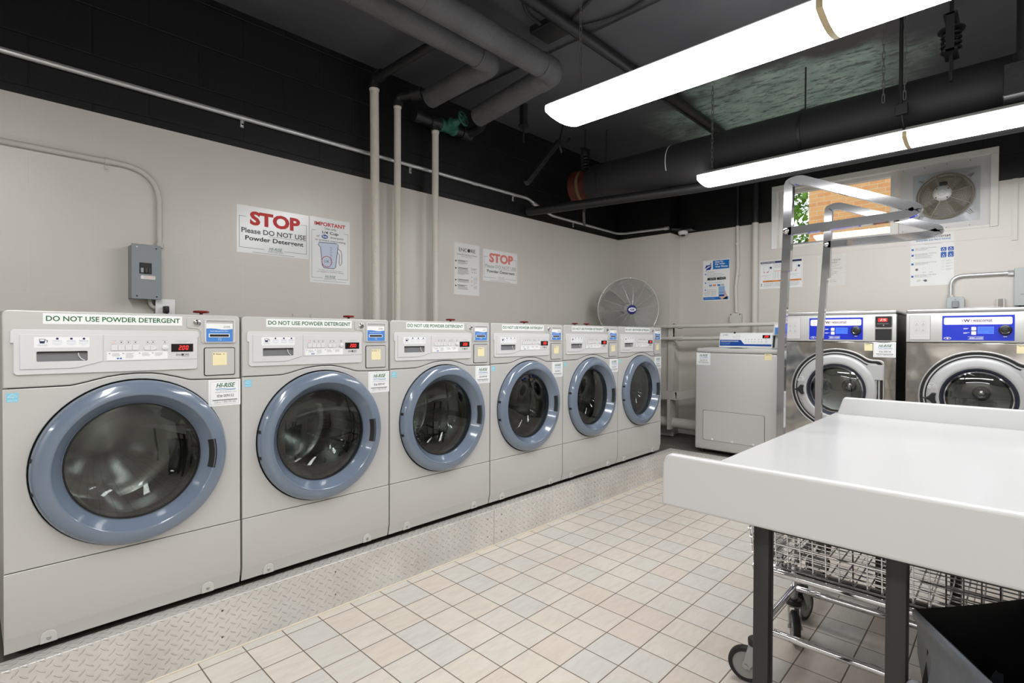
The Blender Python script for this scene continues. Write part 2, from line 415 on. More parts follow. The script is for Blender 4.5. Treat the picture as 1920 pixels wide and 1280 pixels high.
def bend(pts, r, n=6):
    """round the corners of a polyline"""
    P = [Vector(p) for p in pts]; out = [P[0]]
    for i in range(1, len(P) - 1):
        a = (P[i - 1] - P[i]); b = (P[i + 1] - P[i]); ra = min(r, a.length * .49, b.length * .49)
        p0 = P[i] + a.normalized() * ra; p1 = P[i] + b.normalized() * ra
        for k in range(n + 1):
            t = k / n; out.append(p0 * (1 - t) ** 2 + P[i] * 2 * t * (1 - t) + p1 * t * t)
    out.append(P[-1]); return out
def tag(o, label=None, cat=None, group=None, kind=None):
    if label: o['label'] = label
    if cat: o['category'] = cat
    if group: o['group'] = group
    if kind: o['kind'] = kind
    return o
def thing(name, label, cat, loc=(0, 0, 0), rz=0, group=None):
    o = bpy.data.objects.new(name, None); SC.collection.objects.link(o); o.empty_display_size = .1
    o.location = loc; o.rotation_euler = (0, 0, rz); return tag(o, label, cat, group)
def copy_tree(o, parent=None):
    c = o.copy(); SC.collection.objects.link(c)
    if parent is not None: c.parent = parent
    for ch in o.children: copy_tree(ch, c)
    return c
def struct(mb, name, flat=False): return tag(mb.build(name, flat=flat), kind='structure')
LEFT, BACK = 0.0, -PI / 2      # facing of things on the left wall (towards -y) and on the end wall (towards -x)
XW, YW, ZC = 5.25, 3.193, 3.06 # end wall, left wall, ceiling
exec_after = []
# ------------------------------------------------------------------ the room
struct(MB().box((-3.35, -3.55, -.1), (5.6, 3.35, 0), FLOORM), 'floor', flat=True)
struct(MB().box((-3.35, -3.55, ZC), (5.6, 3.35, ZC + .15), CEIL), 'ceiling', flat=True)
ZB = 2.29
w = MB(); w.box((-3.35, YW, 0), (5.6, YW + .15, ZB), GREYWALL); w.box((-3.35, YW, ZB), (5.6, YW + .15, ZC), BLACKWALL); struct(w, 'wall_left', True)
w = MB()
WY0, WY1, WZ0, WZ1 = .102, 1.663, 2.045, 2.627
w.box((XW, WY1, 0), (XW + .2, YW, 2.305), GREYWALL); w.box((XW, WY1, 2.305), (XW + .2, YW, ZC), BLACKWALL)
w.box((XW, WY0, 0), (XW + .2, WY1, WZ0), GREYWALL); w.box((XW, WY0, WZ1), (XW + .2, WY1, ZC), BLACKWALL)
w.box((XW, -3.55, 0), (XW + .2, WY0, 2.373), GREYWALL); w.box((XW, -3.55, 2.373), (XW + .2, WY0, ZC), BLACKWALL)
struct(w, 'wall_far', True)
w = MB(); w.box((5.03, 2.577, 0), (XW, YW, 2.29), GREYWALL); w.box((5.03, 2.577, 2.29), (XW, YW, ZC), BLACKWALL); struct(w, 'wall_corner', True)
w = MB(); w.box((-3.35, -3.55, 0), (5.6, -3.4, 2.3), GREYWALL); w.box((-3.35, -3.55, 2.3), (5.6, -3.4, ZC), BLACKWALL); struct(w, 'wall_right', True)
w = MB(); w.box((-3.35, -3.4, 0), (-3.2, YW, 2.3), GREYWALL); w.box((-3.35, -3.4, 2.3), (-3.2, YW, ZC), BLACKWALL); struct(w, 'wall_near', True)
# narrow painted batten and seam line around the window bay
w = MB(); w.box((XW - .012, .0, 1.93), (XW, .028, 2.373), GREYWALL); w.box((XW - .003, .03, 1.962), (XW, 1.78, 1.966), GREYWALL); struct(w, 'trim_1')
# shallow ceiling beam along the room
struct(MB().box((2.62, -3.4, ZC - .016), (3.50, YW, ZC), CEIL), 'trim_2', True)

# raised step under the machines: concrete pad faced with diamond plate
pl = thing('equipment_platform', 'low concrete platform faced with silver diamond plate under the washers', 'platform', (2, 2.4, 0))
off = Matrix.Translation((-2, -2.4, 0))
CONC = mat('dark_concrete', S(92, 88, 82), .75, bump=(20, .3, .004), var=(4, .2))
m = MB(); m.box((-3.19, 2.20, 0), (5.026, YW - .004, .202), CONC, xf=off); m.box((4.347, -3.39, 0), (XW - .004, 2.20, .202), CONC, xf=off); m.box((5.026, 2.2, 0), (XW - .004, 2.573, .202), CONC, xf=off); m.build('concrete_pad', pl, flat=True)
SCREW = mat('screw_head', S(90, 86, 80), .4, .8)
for (x0, x1) in ((-3.19, -.30), (-.297, 2.139), (2.142, 4.341)):
    m = MB(); m.box((x0, 2.193, .002), (x1, 2.1985, .208), DIAM, .0012, 1, off); m.box((x0, 2.1985, .2025), (x1, 2.262, .208), DIAM, xf=off)
    p = m.build('diamond_plate', pl)
    for sx_ in ([.681, 1.147, 2.09] if x1 == 2.139 else [2.203, 3.16] if x1 > 3 else []):
        for z in (.064, .166): q = MB(); q.lathe([(0, .0), (.004, 0), (.004, .0), (.003, .0012), (0, .0018)], sx_ - 2, z, SCREW, 10, xf=Matrix.Translation((0, 2.193 - 2.4, 0))); q.build('screw', p)
m = MB(); m.box((4.341, -3.39, .002), (4.3465, 2.193, .208), DIAM, .0012, 1, off); m.box((4.3465, -3.39, .2025), (4.452, 2.262, .208), DIAM, xf=off); m.build('diamond_plate', pl)
# white caulk bead where the step meets the tiles
CAULK = mat('caulk', S(210, 200, 182), .6, bump=(60, .8, .003))
m = MB(); m.tube([(-3.19 - 2, 2.192 - 2.4, .002), (4.34 - 2, 2.192 - 2.4, .002)], .0045, CAULK, 6); m.build('caulk_bead', pl)

# ------------------------------------------------------------------ front-load washers along the left wall
F0 = .0257
def T(v): return v + F0
def washer():
    r = thing('front_load_washer', 'x', 'washing machine', (.0765, 2.2345, .208), LEFT, 'silver front-load washers in a row on the platform')
    W = .686; H = 1.07
    b = MB()
    b.box((0.002, .012, T(.02)), (.014, .70, T(H - .004)), SILVER); b.box((W - .014, .012, T(.02)), (W - .002, .70, T(H - .004)), SILVER)
    b.box((.002, .012, T(H - .016)), (W - .002, .70, T(H - .004)), SILVER); b.box((.002, .688, T(.02)), (W - .002, .70, T(H - .004)), SILVER); b.box((.004, .02, T(.02)), (W - .004, .70, T(.03)), DARKGAP)
    b.box((.014, .03, T(.03)), (.03, .6, T(H - .02)), DARKGAP); b.box((W - .03, .03, T(.03)), (W - .014, .6, T(H - .02)), DARKGAP)
    b.box((.02, .022, T(.25)), (W - .02, .026, T(.26)), DARKGAP); b.box((.01, .022, T(.80)), (.10, .026, T(.83)), DARKGAP); b.box((.6, .022, T(.8)), (W - .01, .026, T(.83)), DARKGAP)
    b.shape([[(.01, T(.255)), (W - .01, T(.255)), (W - .01, T(.90)), (.01, T(.90))], circ(.3435, T(.55), .262, 48)], -.024, -.021, DARKGAP)  # dark sheet behind the door gap paints its shadow
    b.build('cabinet_body', r)
    g = .0016
    seam = [(.002, .8255), (.10, .8255), (.162, .826), (.178, .829), (.20, .834), (.224, .8405), (.26, .8495), (.30, .8555), (.345, .858), (.388, .8565), (.42, .851), (.46, .8405), (.495, .8295), (.506, .8265), (.516, .825), (.60, .8225), (W - .002, .8205)]
    a = MB()
    up = [(x, T(z + g)) for x, z in seam] + [(x, z) for x, z in arc(W - .017, T(H - .015), .015, 0, PI / 2, 4)] + [(x, z) for x, z in arc(.017, T(H - .015), .015, PI / 2, PI, 4)]
    a.shape([up], -.02, 0, SILVER, .0045, 3); a.build('control_housing', r)
    a = MB()
    lo = [(W - .002, T(.2545)), (W - .002, T(.8205 - g))] + [(x, T(z - g)) for x, z in seam[::-1][1:]] + [(.002, T(.2545))]
    a.shape([lo, circ(.3435, T(.55), .2885, 72)], -.02, 0, SILVER, .0022, 2); a.build('front_panel', r)
    a = MB()
    a.xprism([(.02, T(.2515)), (.0015, T(.2515)), (0, T(.250)), (0, T(.055)), (.003, T(.047)), (.0105, T(.010)), (.014, T(0)), (.02, T(0))], .002, W - .002, SILVER)
    k = a.build('kick_panel', r)
    for x in (.106, .568):
        a = MB(); a.shape([arc(x, T(.020), .021, 0, PI, 8) + [(x - .021, T(.002)), (x + .021, T(.002))]], -.012, -.0035, SILVER, .0015, 1)
        a.shape([circ(x, T(.017), .0065, 12)], -.006, -.0015, STEEL, .001, 1); a.build('clip', k)
    for x in (.05, W - .05):
        for y in (.07, .63): a = MB(); a.cyl((x, y, 0), (x, y, F0 + .02), .02, RUBBER, 12); a.build('foot', r)
    # control panel
    a = MB(); fr = [(.020, .967), (.020, 1.003), (.026, 1.009), (.530, 1.007), (.5365, 1.001), (.5365, .987), (.5325, .982), (.532, .872), (.526, .866), (.034, .867), (.027, .874), (.027, .967)]
    a.shape([[(x, T(z)) for x, z in fr], rrect(.079, T(.906), .2075, T(.940), .003, 2)], -.001, .0055, SILVER2, .0012, 2); cp = a.build('control_panel', r)
    a = MB(); hole = rrect(.080, T(.907), .2065, T(.939), .003, 2)
    a.shape([[(.041, T(.884)), (.168, T(.8835)), (.18, T(.885)), (.2465, T(.9035)), (.2465, T(.993)), (.041, T(.994))], hole], .0045, .0085, SILVER2, .001, 1)
    a.box((.0785, .0005, T(.9055)), (.208, -.0006, T(.9405)), mat('pull_recess', S(118, 119, 122), .35)); a.box((.0805, -.0005, T(.9350)), (.206, -.0055, T(.9385)), DARKGAP)  # darker grey recess; the dark strip along its top is painted shade
    a.tube([(.199, -.0015, T(.9085)), (.190, -.003, T(.914)), (.184, -.0035, T(.924)), (.183, -.003, T(.934))], .0016, SILVER3, 6)
    dr = a.build('detergent_drawer', cp)
    a = MB(); a.shape([rrect(.074, T(.9515), .2115, T(.9855), .003)], .0083, .0089, GLOSSP)
    d = .0093
    a.poly([(.086, T(.979)), (.101, T(.979)), (.099, T(.965)), (.088, T(.965))], d, NAVY); a.poly([(.0875, T(.9775)), (.0995, T(.9775)), (.098, T(.9725)), (.089, T(.9725))], d + .0002, WHITE)
    a.tube([(.101, -d, T(.976)), (.106, -d, T(.975)), (.105, -d, T(.968))], .0009, NAVY, 5)
    a.textbox('USE 1/4 CUP', .082, T(.9605), .106, T(.9625), GREYP, d); a.textbox('HE DETERGENT', .082, T(.957), .106, T(.959), GREYP, d)
    for x, s1, s2 in ((.130, 'Detergent', 'Detergente'), (.165, 'Fabric Softener', 'Suavizante'), (.197, 'Bleach', 'Blanqueador')):
        a.shape([circ(x, T(.980), .0035, 12)], .0088, d, NAVY); a.textbox(s1, x - .011, T(.9715), x + .011, T(.9745), BLUEP, d); a.textbox('deposit as specified', x - .013, T(.967), x + .013, T(.969), LGREYP, d); a.textbox(s2, x - .011, T(.9625), x + .011, T(.9645), BLUEP, d); a.textbox('(opcional)', x - .006, T(.958), x + .006, T(.960), LGREYP, d)
    a.build('instruction_sticker', cp)
    a = MB(); a.shape([[(.249, T(.9035)), (.530, T(.9035)), (.530, T(.992)), (.249, T(.993))]], .0045, .0075, SILVER2, .0008, 1)
    a.textbox('ENCORE', .462, T(.9165), .5035, T(.9245), BLACK, .0079); a.shape([circ(.4825, T(.9205), .0038, 14)], .0078, .0083, BLACK); a.textbox('by Wascomat', .480, T(.9115), .5025, T(.9145), BLACK, .0079)
    a.textbox('Real Time Remaining', .462, T(.9695), .5035, T(.972), GREYP, .0079); a.textbox('Price / Cycle', .470, T(.965), .4955, T(.9672), GREYP, .0079)
    for x, s1, s2 in ((.277, 'Cold', 'Fria'), (.298, 'Warm', 'Templada'), (.318, 'Hot', 'Caliente'), (.338, 'Delicate', 'Delicado'), (.374, 'Heavy', 'Soil'), (.390, 'Extra', 'Rinse'), (.426, 'Start', 'Comenzar')):
        a.textbox(s1, x - .006, T(.9715), x + .006, T(.9735), GREYP, .0079); a.textbox(s2, x - .006, T(.9605), x + .006, T(.9625), GREYP, .0079)
        a.shape([circ(x, T(.967), .0018, 8)], .0075, .0085, LEDR if s1 == 'Cold' else DARKGAP)
    a.build('button_panel', cp)
    for i in range(4):
        a = MB(); a.box((.2685 + i * .02, -.0075, T(.939)), (.2875 + i * .02, -.0105, T(.958)), SILVER3, .001, 1); a.build('button', cp)
    for i in range(2):
        a = MB(); L = arc(.3705, T(.9465), .0085, PI / 2, 1.5 * PI, 8) + [(.3805, T(.938)), (.3805, T(.955))]
        if i: L = [(.7615 + .0005 - x, z) for x, z in L][::-1]
        a.shape([L], .0075, .0105, SILVER3, .001, 1); a.build('button', cp)
    a = MB(); a.lathe([(.0105, .007), (.0105, .010), (.0095, .0125), (.006, .0145), (0, .015)], .4265, T(.9475), SILVER3, 24); a.build('start_button', cp)
    a = MB(); a.box((.446, -.0074, T(.9315)), (.5165, -.0090, T(.9605)), DISP); a.seg7('2.00', .469, T(.9385), .0155, DIGIT, .0094); a.build('price_display', cp)
    a = MB(); a.shape([rrect(.2575, T(.9065), .4345, T(.9345), .002)], .0073, .0080, GLOSSP)
    for i, x in enumerate((.263, .301, .348, .387)):
        a.poly([(x, T(.9305)), (x + .006, T(.929)), (x, T(.9275))], .0083, NAVY); a.bars(x + .009, x + .034, T(.930), 6 if i == 1 else 4, .0032, .0013, .0083, LGREYP, i)
    for x in (.288, .296): a.poly([(x - .0035, T(.914)), (x + .0035, T(.914)), (x + .0025, T(.9095)), (x - .0025, T(.9095))], .0083, BLUEP)
    a.build('instruction_sticker', cp)
    # long warning sticker
    a = MB(); a.shape([[(.096, T(1.0275)), (.483, T(1.0275)), (.483, T(1.0615)), (.096, T(1.0615))]], .0001, .0006, WHITE)
    a.textbox('DO NOT USE POWDER DETERGENT', .1035, T(1.0365), .4755, T(1.0535), GREEN, .001, bold=.018); a.build('warning_sticker', r)
    # card reader
    a = MB(); out = [(.497, 1.024), (.497, 1.054), (.503, 1.060), (.664, 1.0565), (.670, 1.051), (.670, .966), (.664, .9605), (.552, .9605), (.5445, .967), (.5445, 1.003), (.538, 1.0135), (.531, 1.0165), (.503, 1.018)]
    a.shape([[(x, T(z)) for x, z in out]], -.001, .0025, SILVER, .0018, 2)
    a.shape([rrect(.556, T(.9635), .6655, T(1.0525), .006), rrect(.562, T(.9665), .6595, T(1.0485), .004)], .002, .0075, SILVER2, .0015, 1)
    a.box((.562, -.0026, T(.9665)), (.6595, -.0030, T(1.0485)), SILVER); cr = a.build('card_reader', r)
    a = MB(); a.box((.5625, -.003, T(.9675)), (.6560, -.0038, T(1.0375)), WHITE)
    wv = [(.5625 + .0935 * i / 14, T(1.0165 + .0022 * math.sin(i / 14 * 2 * PI + .5))) for i in range(15)]
    a.poly([(.5625, T(.9675)), (.6560, T(.9675))] + wv[::-1], .0041, SKYB)
    a.textbox('HI-RISE', .624, T(1.0245), .6475, T(1.0295), GREEN, .0041, shear=.3); a.bars(.621, .649, T(1.0225), 1, .002, .001, .0041, GREYP)
    a.textbox('Insert MoneyCard Here', .576, T(1.0055), .640, T(1.010), WHITE, .0044, bold=.02)
    a.box((.571, -.004, T(.9845)), (.645, -.0047, T(.9985)), WHITE); a.box((.5745, -.0045, T(.987)), (.642, -.0052, T(.996)), DARKGAP)
    a.tube([(.606, -.0045, T(.973)), (.606, -.0045, T(.982)), (.613, -.0045, T(.982)), (.613, -.0045, T(.972))], .0009, WHITE, 5); a.build('card_sticker', cr)
    a = MB(); a.lathe([(.0125, .002), (.0125, .0055), (.010, .0065), (.0085, .005), (.0065, .005), (.006, .0085), (0, .0085)], .5315, T(1.0385), CHROME, 24); a.box((.5300, -.0084, T(1.034)), (.533, -.0089, T(1.043)), DARKGAP); a.build('lock', cr)
    # coin box door
    a = MB(); a.shape([rrect(.5545, T(.8365), .6655, T(.9455), .007), rrect(.5575, T(.8395), .6625, T(.9425), .005)], -.001, .0012, DARKGAP); a.shape([rrect(.5575, T(.8395), .6625, T(.9425), .005)], -.001, .0045, SILVER, .0012, 1); a.build('coin_box_door', r)
    a = MB(); a.box((.5845, -.0046, T(.8765)), (.6345, -.005, T(.926)), CREAM); a.text('Washer', .5945, T(.9175), .0062, BLACK, .0053, .02); a.shape([circ(.5885, T(.920), .0022, 8)], .005, .0053, BLACK); a.build('number_sticker', r)
    # energy sticker
    a = MB(); a.box((.011, -.0001, T(.784)), (.038, -.0006, T(.812)), CYANP); a.poly([(.0125 + .024 * i / 8, T(.799 + .0095 * math.sin(PI * i / 8))) for i in range(9)], .0009, WHITE); a.poly([(.0135 + .022 * i / 8, T(.7995 + .0075 * math.sin(PI * i / 8))) for i in range(9)], .0011, CYANP)
    a.textbox('energy', .0145, T(.7965), .030, T(.802), WHITE, .0011, shear=.2); a.textbox('ENERGY STAR', .0135, T(.7865), .0355, T(.7905), WHITE, .0009); a.build('energy_label', r)
    # door
    cx, cz = .3435, T(.55)
    a = MB(); a.lathe([(.272, -.020), (.2815, -.012), (.2845, .000), (.2845, .012), (.2830, .0200), (.2795, .0270), (.2740, .0325), (.2660, .0370), (.2560, .0400), (.2460, .0420), (.2385, .0425), (.2355, .0418), (.2335, .0400), (.2325, .0380), (.2245, .0270), (.2150, .0110), (.2075, -.002), (.2045, -.009), (.1975, -.010)], cx, cz, RING, 112)
    dn = a.build('door', r, ang=38)
    a = MB(); a.lathe([(.2025, -.0085), (.2015, -.0055), (.1985, -.0050), (.1965, -.0085), (.1965, -.020)], cx, cz, RUBBER, 72); a.build('glass_seal', dn)
    a = MB(); a.lathe([(.199, -.008), (.17, -.003), (.12, .0015), (.06, .0035), (.0005, .004)], cx, cz, GLASSD, 72); a.build('door_glass', dn, ang=80)
    a = MB(); a.lathe([(.192, -.014), (.188, -.06), (.178, -.10), (.155, -.128), (.10, -.142), (.0005, -.146)], cx, cz, GLASSB, 72); a.build('glass_bowl', dn, ang=80)
    # hand grip on the latch side of the ring, recess shade painted as a dark strip
    a = MB()
    a.lathe([(.2215, .0255), (.2330, .0415), (.2430, .0432), (.2440, .0420)], cx, cz, DARKGAP, 20, -.25, .21)
    a.build('door_handle', dn)
    a = MB()
    for an in (2.95, 3.33): a.lathe([(.2855, .004), (.2862, .012), (.2835, .024), (.2832, .004)], cx, cz, DARKGAP, 4, an, an + .045)
    a.build('hinge_cover', dn)
    # drum
    a = MB(); a.lathe([(.262, -.022), (.240, -.030), (.200, -.050), (.197, -.075), (.215, -.10)], cx, cz, mat('gasket_grey', S(58, 58, 60), .5), 64)
    a.lathe([(.215, -.10), (.245, -.13), (.250, -.30), (.250, -.46), (.235, -.48), (.15, -.47), (.05, -.45), (.0005, -.445)], cx, cz, STEELD, 64); dm = a.build('drum', r, ang=60)
    for k in range(3):
        an = .5 + k * 2 * PI / 3; R = Matrix.Translation((cx, 0, cz)) @ Matrix.Rotation(-an, 4, 'Y')
        a = MB(); a.add([(.25, .14, -.045), (.25, .14, .045), (.19, .16, 0), (.25, .45, -.045), (.25, .45, .045), (.185, .44, 0)], [(0, 1, 2), (3, 5, 4), (0, 2, 5, 3), (1, 4, 5, 2)], STEELD, R); a.build('drum_paddle', dm)
    return r
def number_and_id(root, num, idn, i):
    a = MB(); a.text(num, .6195, T(.9175), .0062, BLACK, .0053, .02)
    ns = [c for c in root.children if c.name.startswith('number_sticker')][0]; a.build('washer_number', ns)
    hr_sticker(root, .5705, T(.7175), .6855, T(.8195), idn, .0001)
def hr_sticker(root, x0, z0, x1, z1, idn, d0):
    W = x1 - x0; Hh = z1 - z0; a = MB()
    a.box((x0, -d0, z0), (x1, -d0 - .0005, z1), GLOSSP); d = d0 + .0009
    def X(u): return x0 + u * W
    def Z(v): return z0 + v * Hh
    for q in ((.05, .06, .95, .07), (.05, .93, .95, .94), (.05, .06, .058, .94), (.942, .06, .95, .94)): a.quad(X(q[0]), Z(q[1]), X(q[2]), Z(q[3]), d, LGREYP)
    a.textbox('HI-RISE', X(.23), Z(.70), X(.83), Z(.87), GREEN, d, .02, .35)
    wv = [(X(.21 + .64 * i / 12), Z(.645 + .015 * math.sin(i / 12 * 2 * PI))) for i in range(13)]
    a.poly(wv + [(x, z - .022 * Hh) for x, z in wv[::-1]], d, SKYB)
    a.textbox('BETTER LAUNDRY ROOMS', X(.25), Z(.575), X(.82), Z(.605), GREYP, d); a.textbox('www.hiriselaundry.com', X(.19), Z(.49), X(.87), Z(.545), mat('violet_print', S(128, 128, 176), .5), d)
    a.textbox('ID# ' + idn, X(.26), Z(.32), X(.79), Z(.43), BLACK, d, .005)
    a.bars(X(.12), X(.95), Z(.24), 1, .01, .004, d, GREYP); a.textbox('Call us: 1-800-278-1633', X(.18), Z(.11), X(.86), Z(.18), GREYP, d)
    return a.build('service_sticker', root)
W0 = washer(); WS = [W0]
for i in range(1, 6):
    c = copy_tree(W0); c.location.x = .0765 + .69 * i; WS.append(c)
LB = ['nearest silver front-load washer, its whole door in view, below the grey breaker box',
      'second silver front-load washer from the left, below the large STOP sign',
      'third silver front-load washer from the left, standing in front of the three cream pipes',
      'fourth silver front-load washer from the left, below the white ENCORE instruction poster',
      'fifth silver front-load washer from the left, the one before the last in the row',
      'last silver front-load washer of the row, in front of the round wire fan']
for i, (o, n, idn) in enumerate(zip(WS, ('16', '15', '14', '13', '12', '11'), ('009152', '009147', '009148', '009151', '009150', '009149'))):
    o['label'] = LB[i]; number_and_id(o, n, idn, i)

# ------------------------------------------------------------------ grey top-load washer
def toploader():
    r = thing('top_load_washer', 'grey top-load washer with a white and blue control panel', 'washing machine', (4.50, 2.057, .208), BACK)
    W = .69; z = lambda v: v - .208
    a = MB(); a.box((0, 0, .028), (W, .66, z(1.083)), SILVER, .016, 3); a.build('cabinet_body', r)
    a = MB(); a.box((.002, .01, z(1.085)), (W - .002, .66, z(1.125)), SILVER, .015, 4); a.box((.06, .03, z(1.12)), (W - .06, .30, z(1.131)), SILVER, .008, 3); l = a.build('lid', r)
    a = MB(); a.shape([[(.262 + .182 * i / 10, z(1.1275) + .0065 * math.sin(PI * i / 10)) for i in range(11)]], -.031, -.0295, DARKGAP); a.build('lid_grip', l)
    a = MB(); P = rrect(.075, z(.322), .592, z(.583), .014)
    a.shape([P, [(x * .988 + .004, zz * .985 + .0035) for x, zz in P]], 0, .0008, DARKGAP); a.shape([[(x * .988 + .004, zz * .985 + .0035) for x, zz in P]], 0, .003, SILVER, .001, 1); p = a.build('access_panel', r)
    for x in (.158, .332, .502):
        a = MB(); a.lathe([(.0095, .003), (.0095, .006), (.006, .008), (0, .0083)], x, z(.333), SILVER3, 16); a.build('button_plug', p)
    hr_sticker(r, .012, z(.978), .137, z(1.085), '009195', .0001)
    a = MB(); a.box((.586, -.0001, z(1.036)), (.642, -.0006, z(1.088)), CREAM); a.text('Washer 10', .592, z(1.078), .0075, BLACK, .0009, .02); a.build('number_sticker', r)
    # console, leaning back at the rear
    ox, oy = .0, .30
    xf = Matrix.Translation((0, .29, 0)) @ Matrix.Rotation(math.radians(-14), 4, 'X')
    z0, z1 = z(1.138), z(1.266); x0, x1 = .092, .553
    L = Matrix.Translation((0, .28, z(1.122))) @ Matrix.Rotation(math.radians(-12), 4, 'X')
    a = MB(); a.box((x0, .003, 0), (x1, .12, .145), SILVER2, .006, 2, L); a.box((x1, .012, 0), (x1 + .045, .12, .145), SILVER, .004, 2, L); a.box((x1 + .002, .010, .015), (x1 + .016, .013, .115), DARKGAP, xf=L); c = a.build('control_console', r)
    a = MB()
    def q(xa, za, xb, zb, m, d): a.quad(xa, za, xb, zb, d, m, L)
    a.shape([rrect(x0 + .003, .012, x1 - .003, .139, .006)], -.003, -.001, GLOSSP, xf=L)
    blue = mat('deep_blue_print', S(12, 70, 150), .4)
    a.poly([(x0 + .008, .022), (x1 - .006, .022), (x1 - .006, .040), (x0 + .225, .040), (x0 + .192, .078), (x0 + .008, .078)], -.0006, blue, L)
    a.text('PLEASE FOLLOW INSTRUCTIONS UNDER LID', x0 + .018, .061, .0125, WHITE, -.0002, .03, .62, xf=L)
    for k in range(3): a.text('Por favor siga las instrucciones debajo de la tapa'[:46 - 4 * k], x0 + .018, .052 - k * .009, .0082, mat('pale_blue_line', S(150, 190, 230), .5), -.0002, 0, .62, xf=L)
    a.text('ENCORE', x0 + .03, .118, .012, BLACK, -.0004, xf=L); a.shape([circ(x0 + .057, .1225, .0035, 10)], -.0008, -.0003, BLACK, xf=L)
    for k in range(3): a.text(('Wash', 'Rinse/Final Rinse', 'Final Spin Cycle')[k], x0 + .168, .118 - .013 * k, .0075, GREYP, -.0004, align='RIGHT', xf=L); a.shape([circ(x0 + .178, .1205 - .013 * k, .0025, 8)], -.0008, -.0003, BLACK, xf=L)
    for x in (.237, .263, .288, .313, .347, .371, .407):
        a.shape([circ(x0 + x, .062, .0085, 16)], -.0012, .0008, SILVER3, .0006, 1, xf=L); a.shape([circ(x0 + x, .082, .003, 8)], -.0008, -.0002, BLACK, xf=L)
    a.build('control_label', c)
    a = MB(); q2 = (x1 - .085, .094, x1 - .022, .122); a.quad(*q2[:2], *q2[2:], -.0002, DISP, L)
    b_ = MB(); b_.seg7('2.00', x1 - .070, .100, .017, DIGIT, 0.0002); a.add(b_.V, b_.F, DIGIT, L); a.build('price_display', c)
    a = MB(); a.lathe([(.0085, 0), (.0085, .004), (0, .005)], 0, 0, DARKGAP, 16, xf=L @ Matrix.Translation((x0 + .135, .003, .143))); a.build('lid_bumper', c)
    # card reader box at the right end
    k = MB(); k.box((x1 + .012, .285, z(1.238)), (x1 + .125, .39, z(1.345)), SILVER2, .004, 2); k.box((x1 + .022, .2846, z(1.246)), (x1 + .115, .286, z(1.328)), WHITE); k.box((x1 + .022, .2842, z(1.246)), (x1 + .115, .2850, z(1.306)), SKYB); k.lathe([(0, 0), (.006, 0), (.006, .001), (0, .0012)], x1 + .068, z(1.272), DARKGAP, 12, xf=Matrix.Translation((0, .284, 0)))
    k.xprism([(.285, z(1.24)), (.40, z(1.24)), (.40, z(1.345)), (.33, z(1.345))], x1 + .002, x1 + .012, SILVER2); k.build('card_reader', r)
    for x in (.05, W - .05):
        for y in (.05, .6): a = MB(); a.cyl((x, y, 0), (x, y, .03), .02, RUBBER, 10); a.build('foot', r)
toploader()

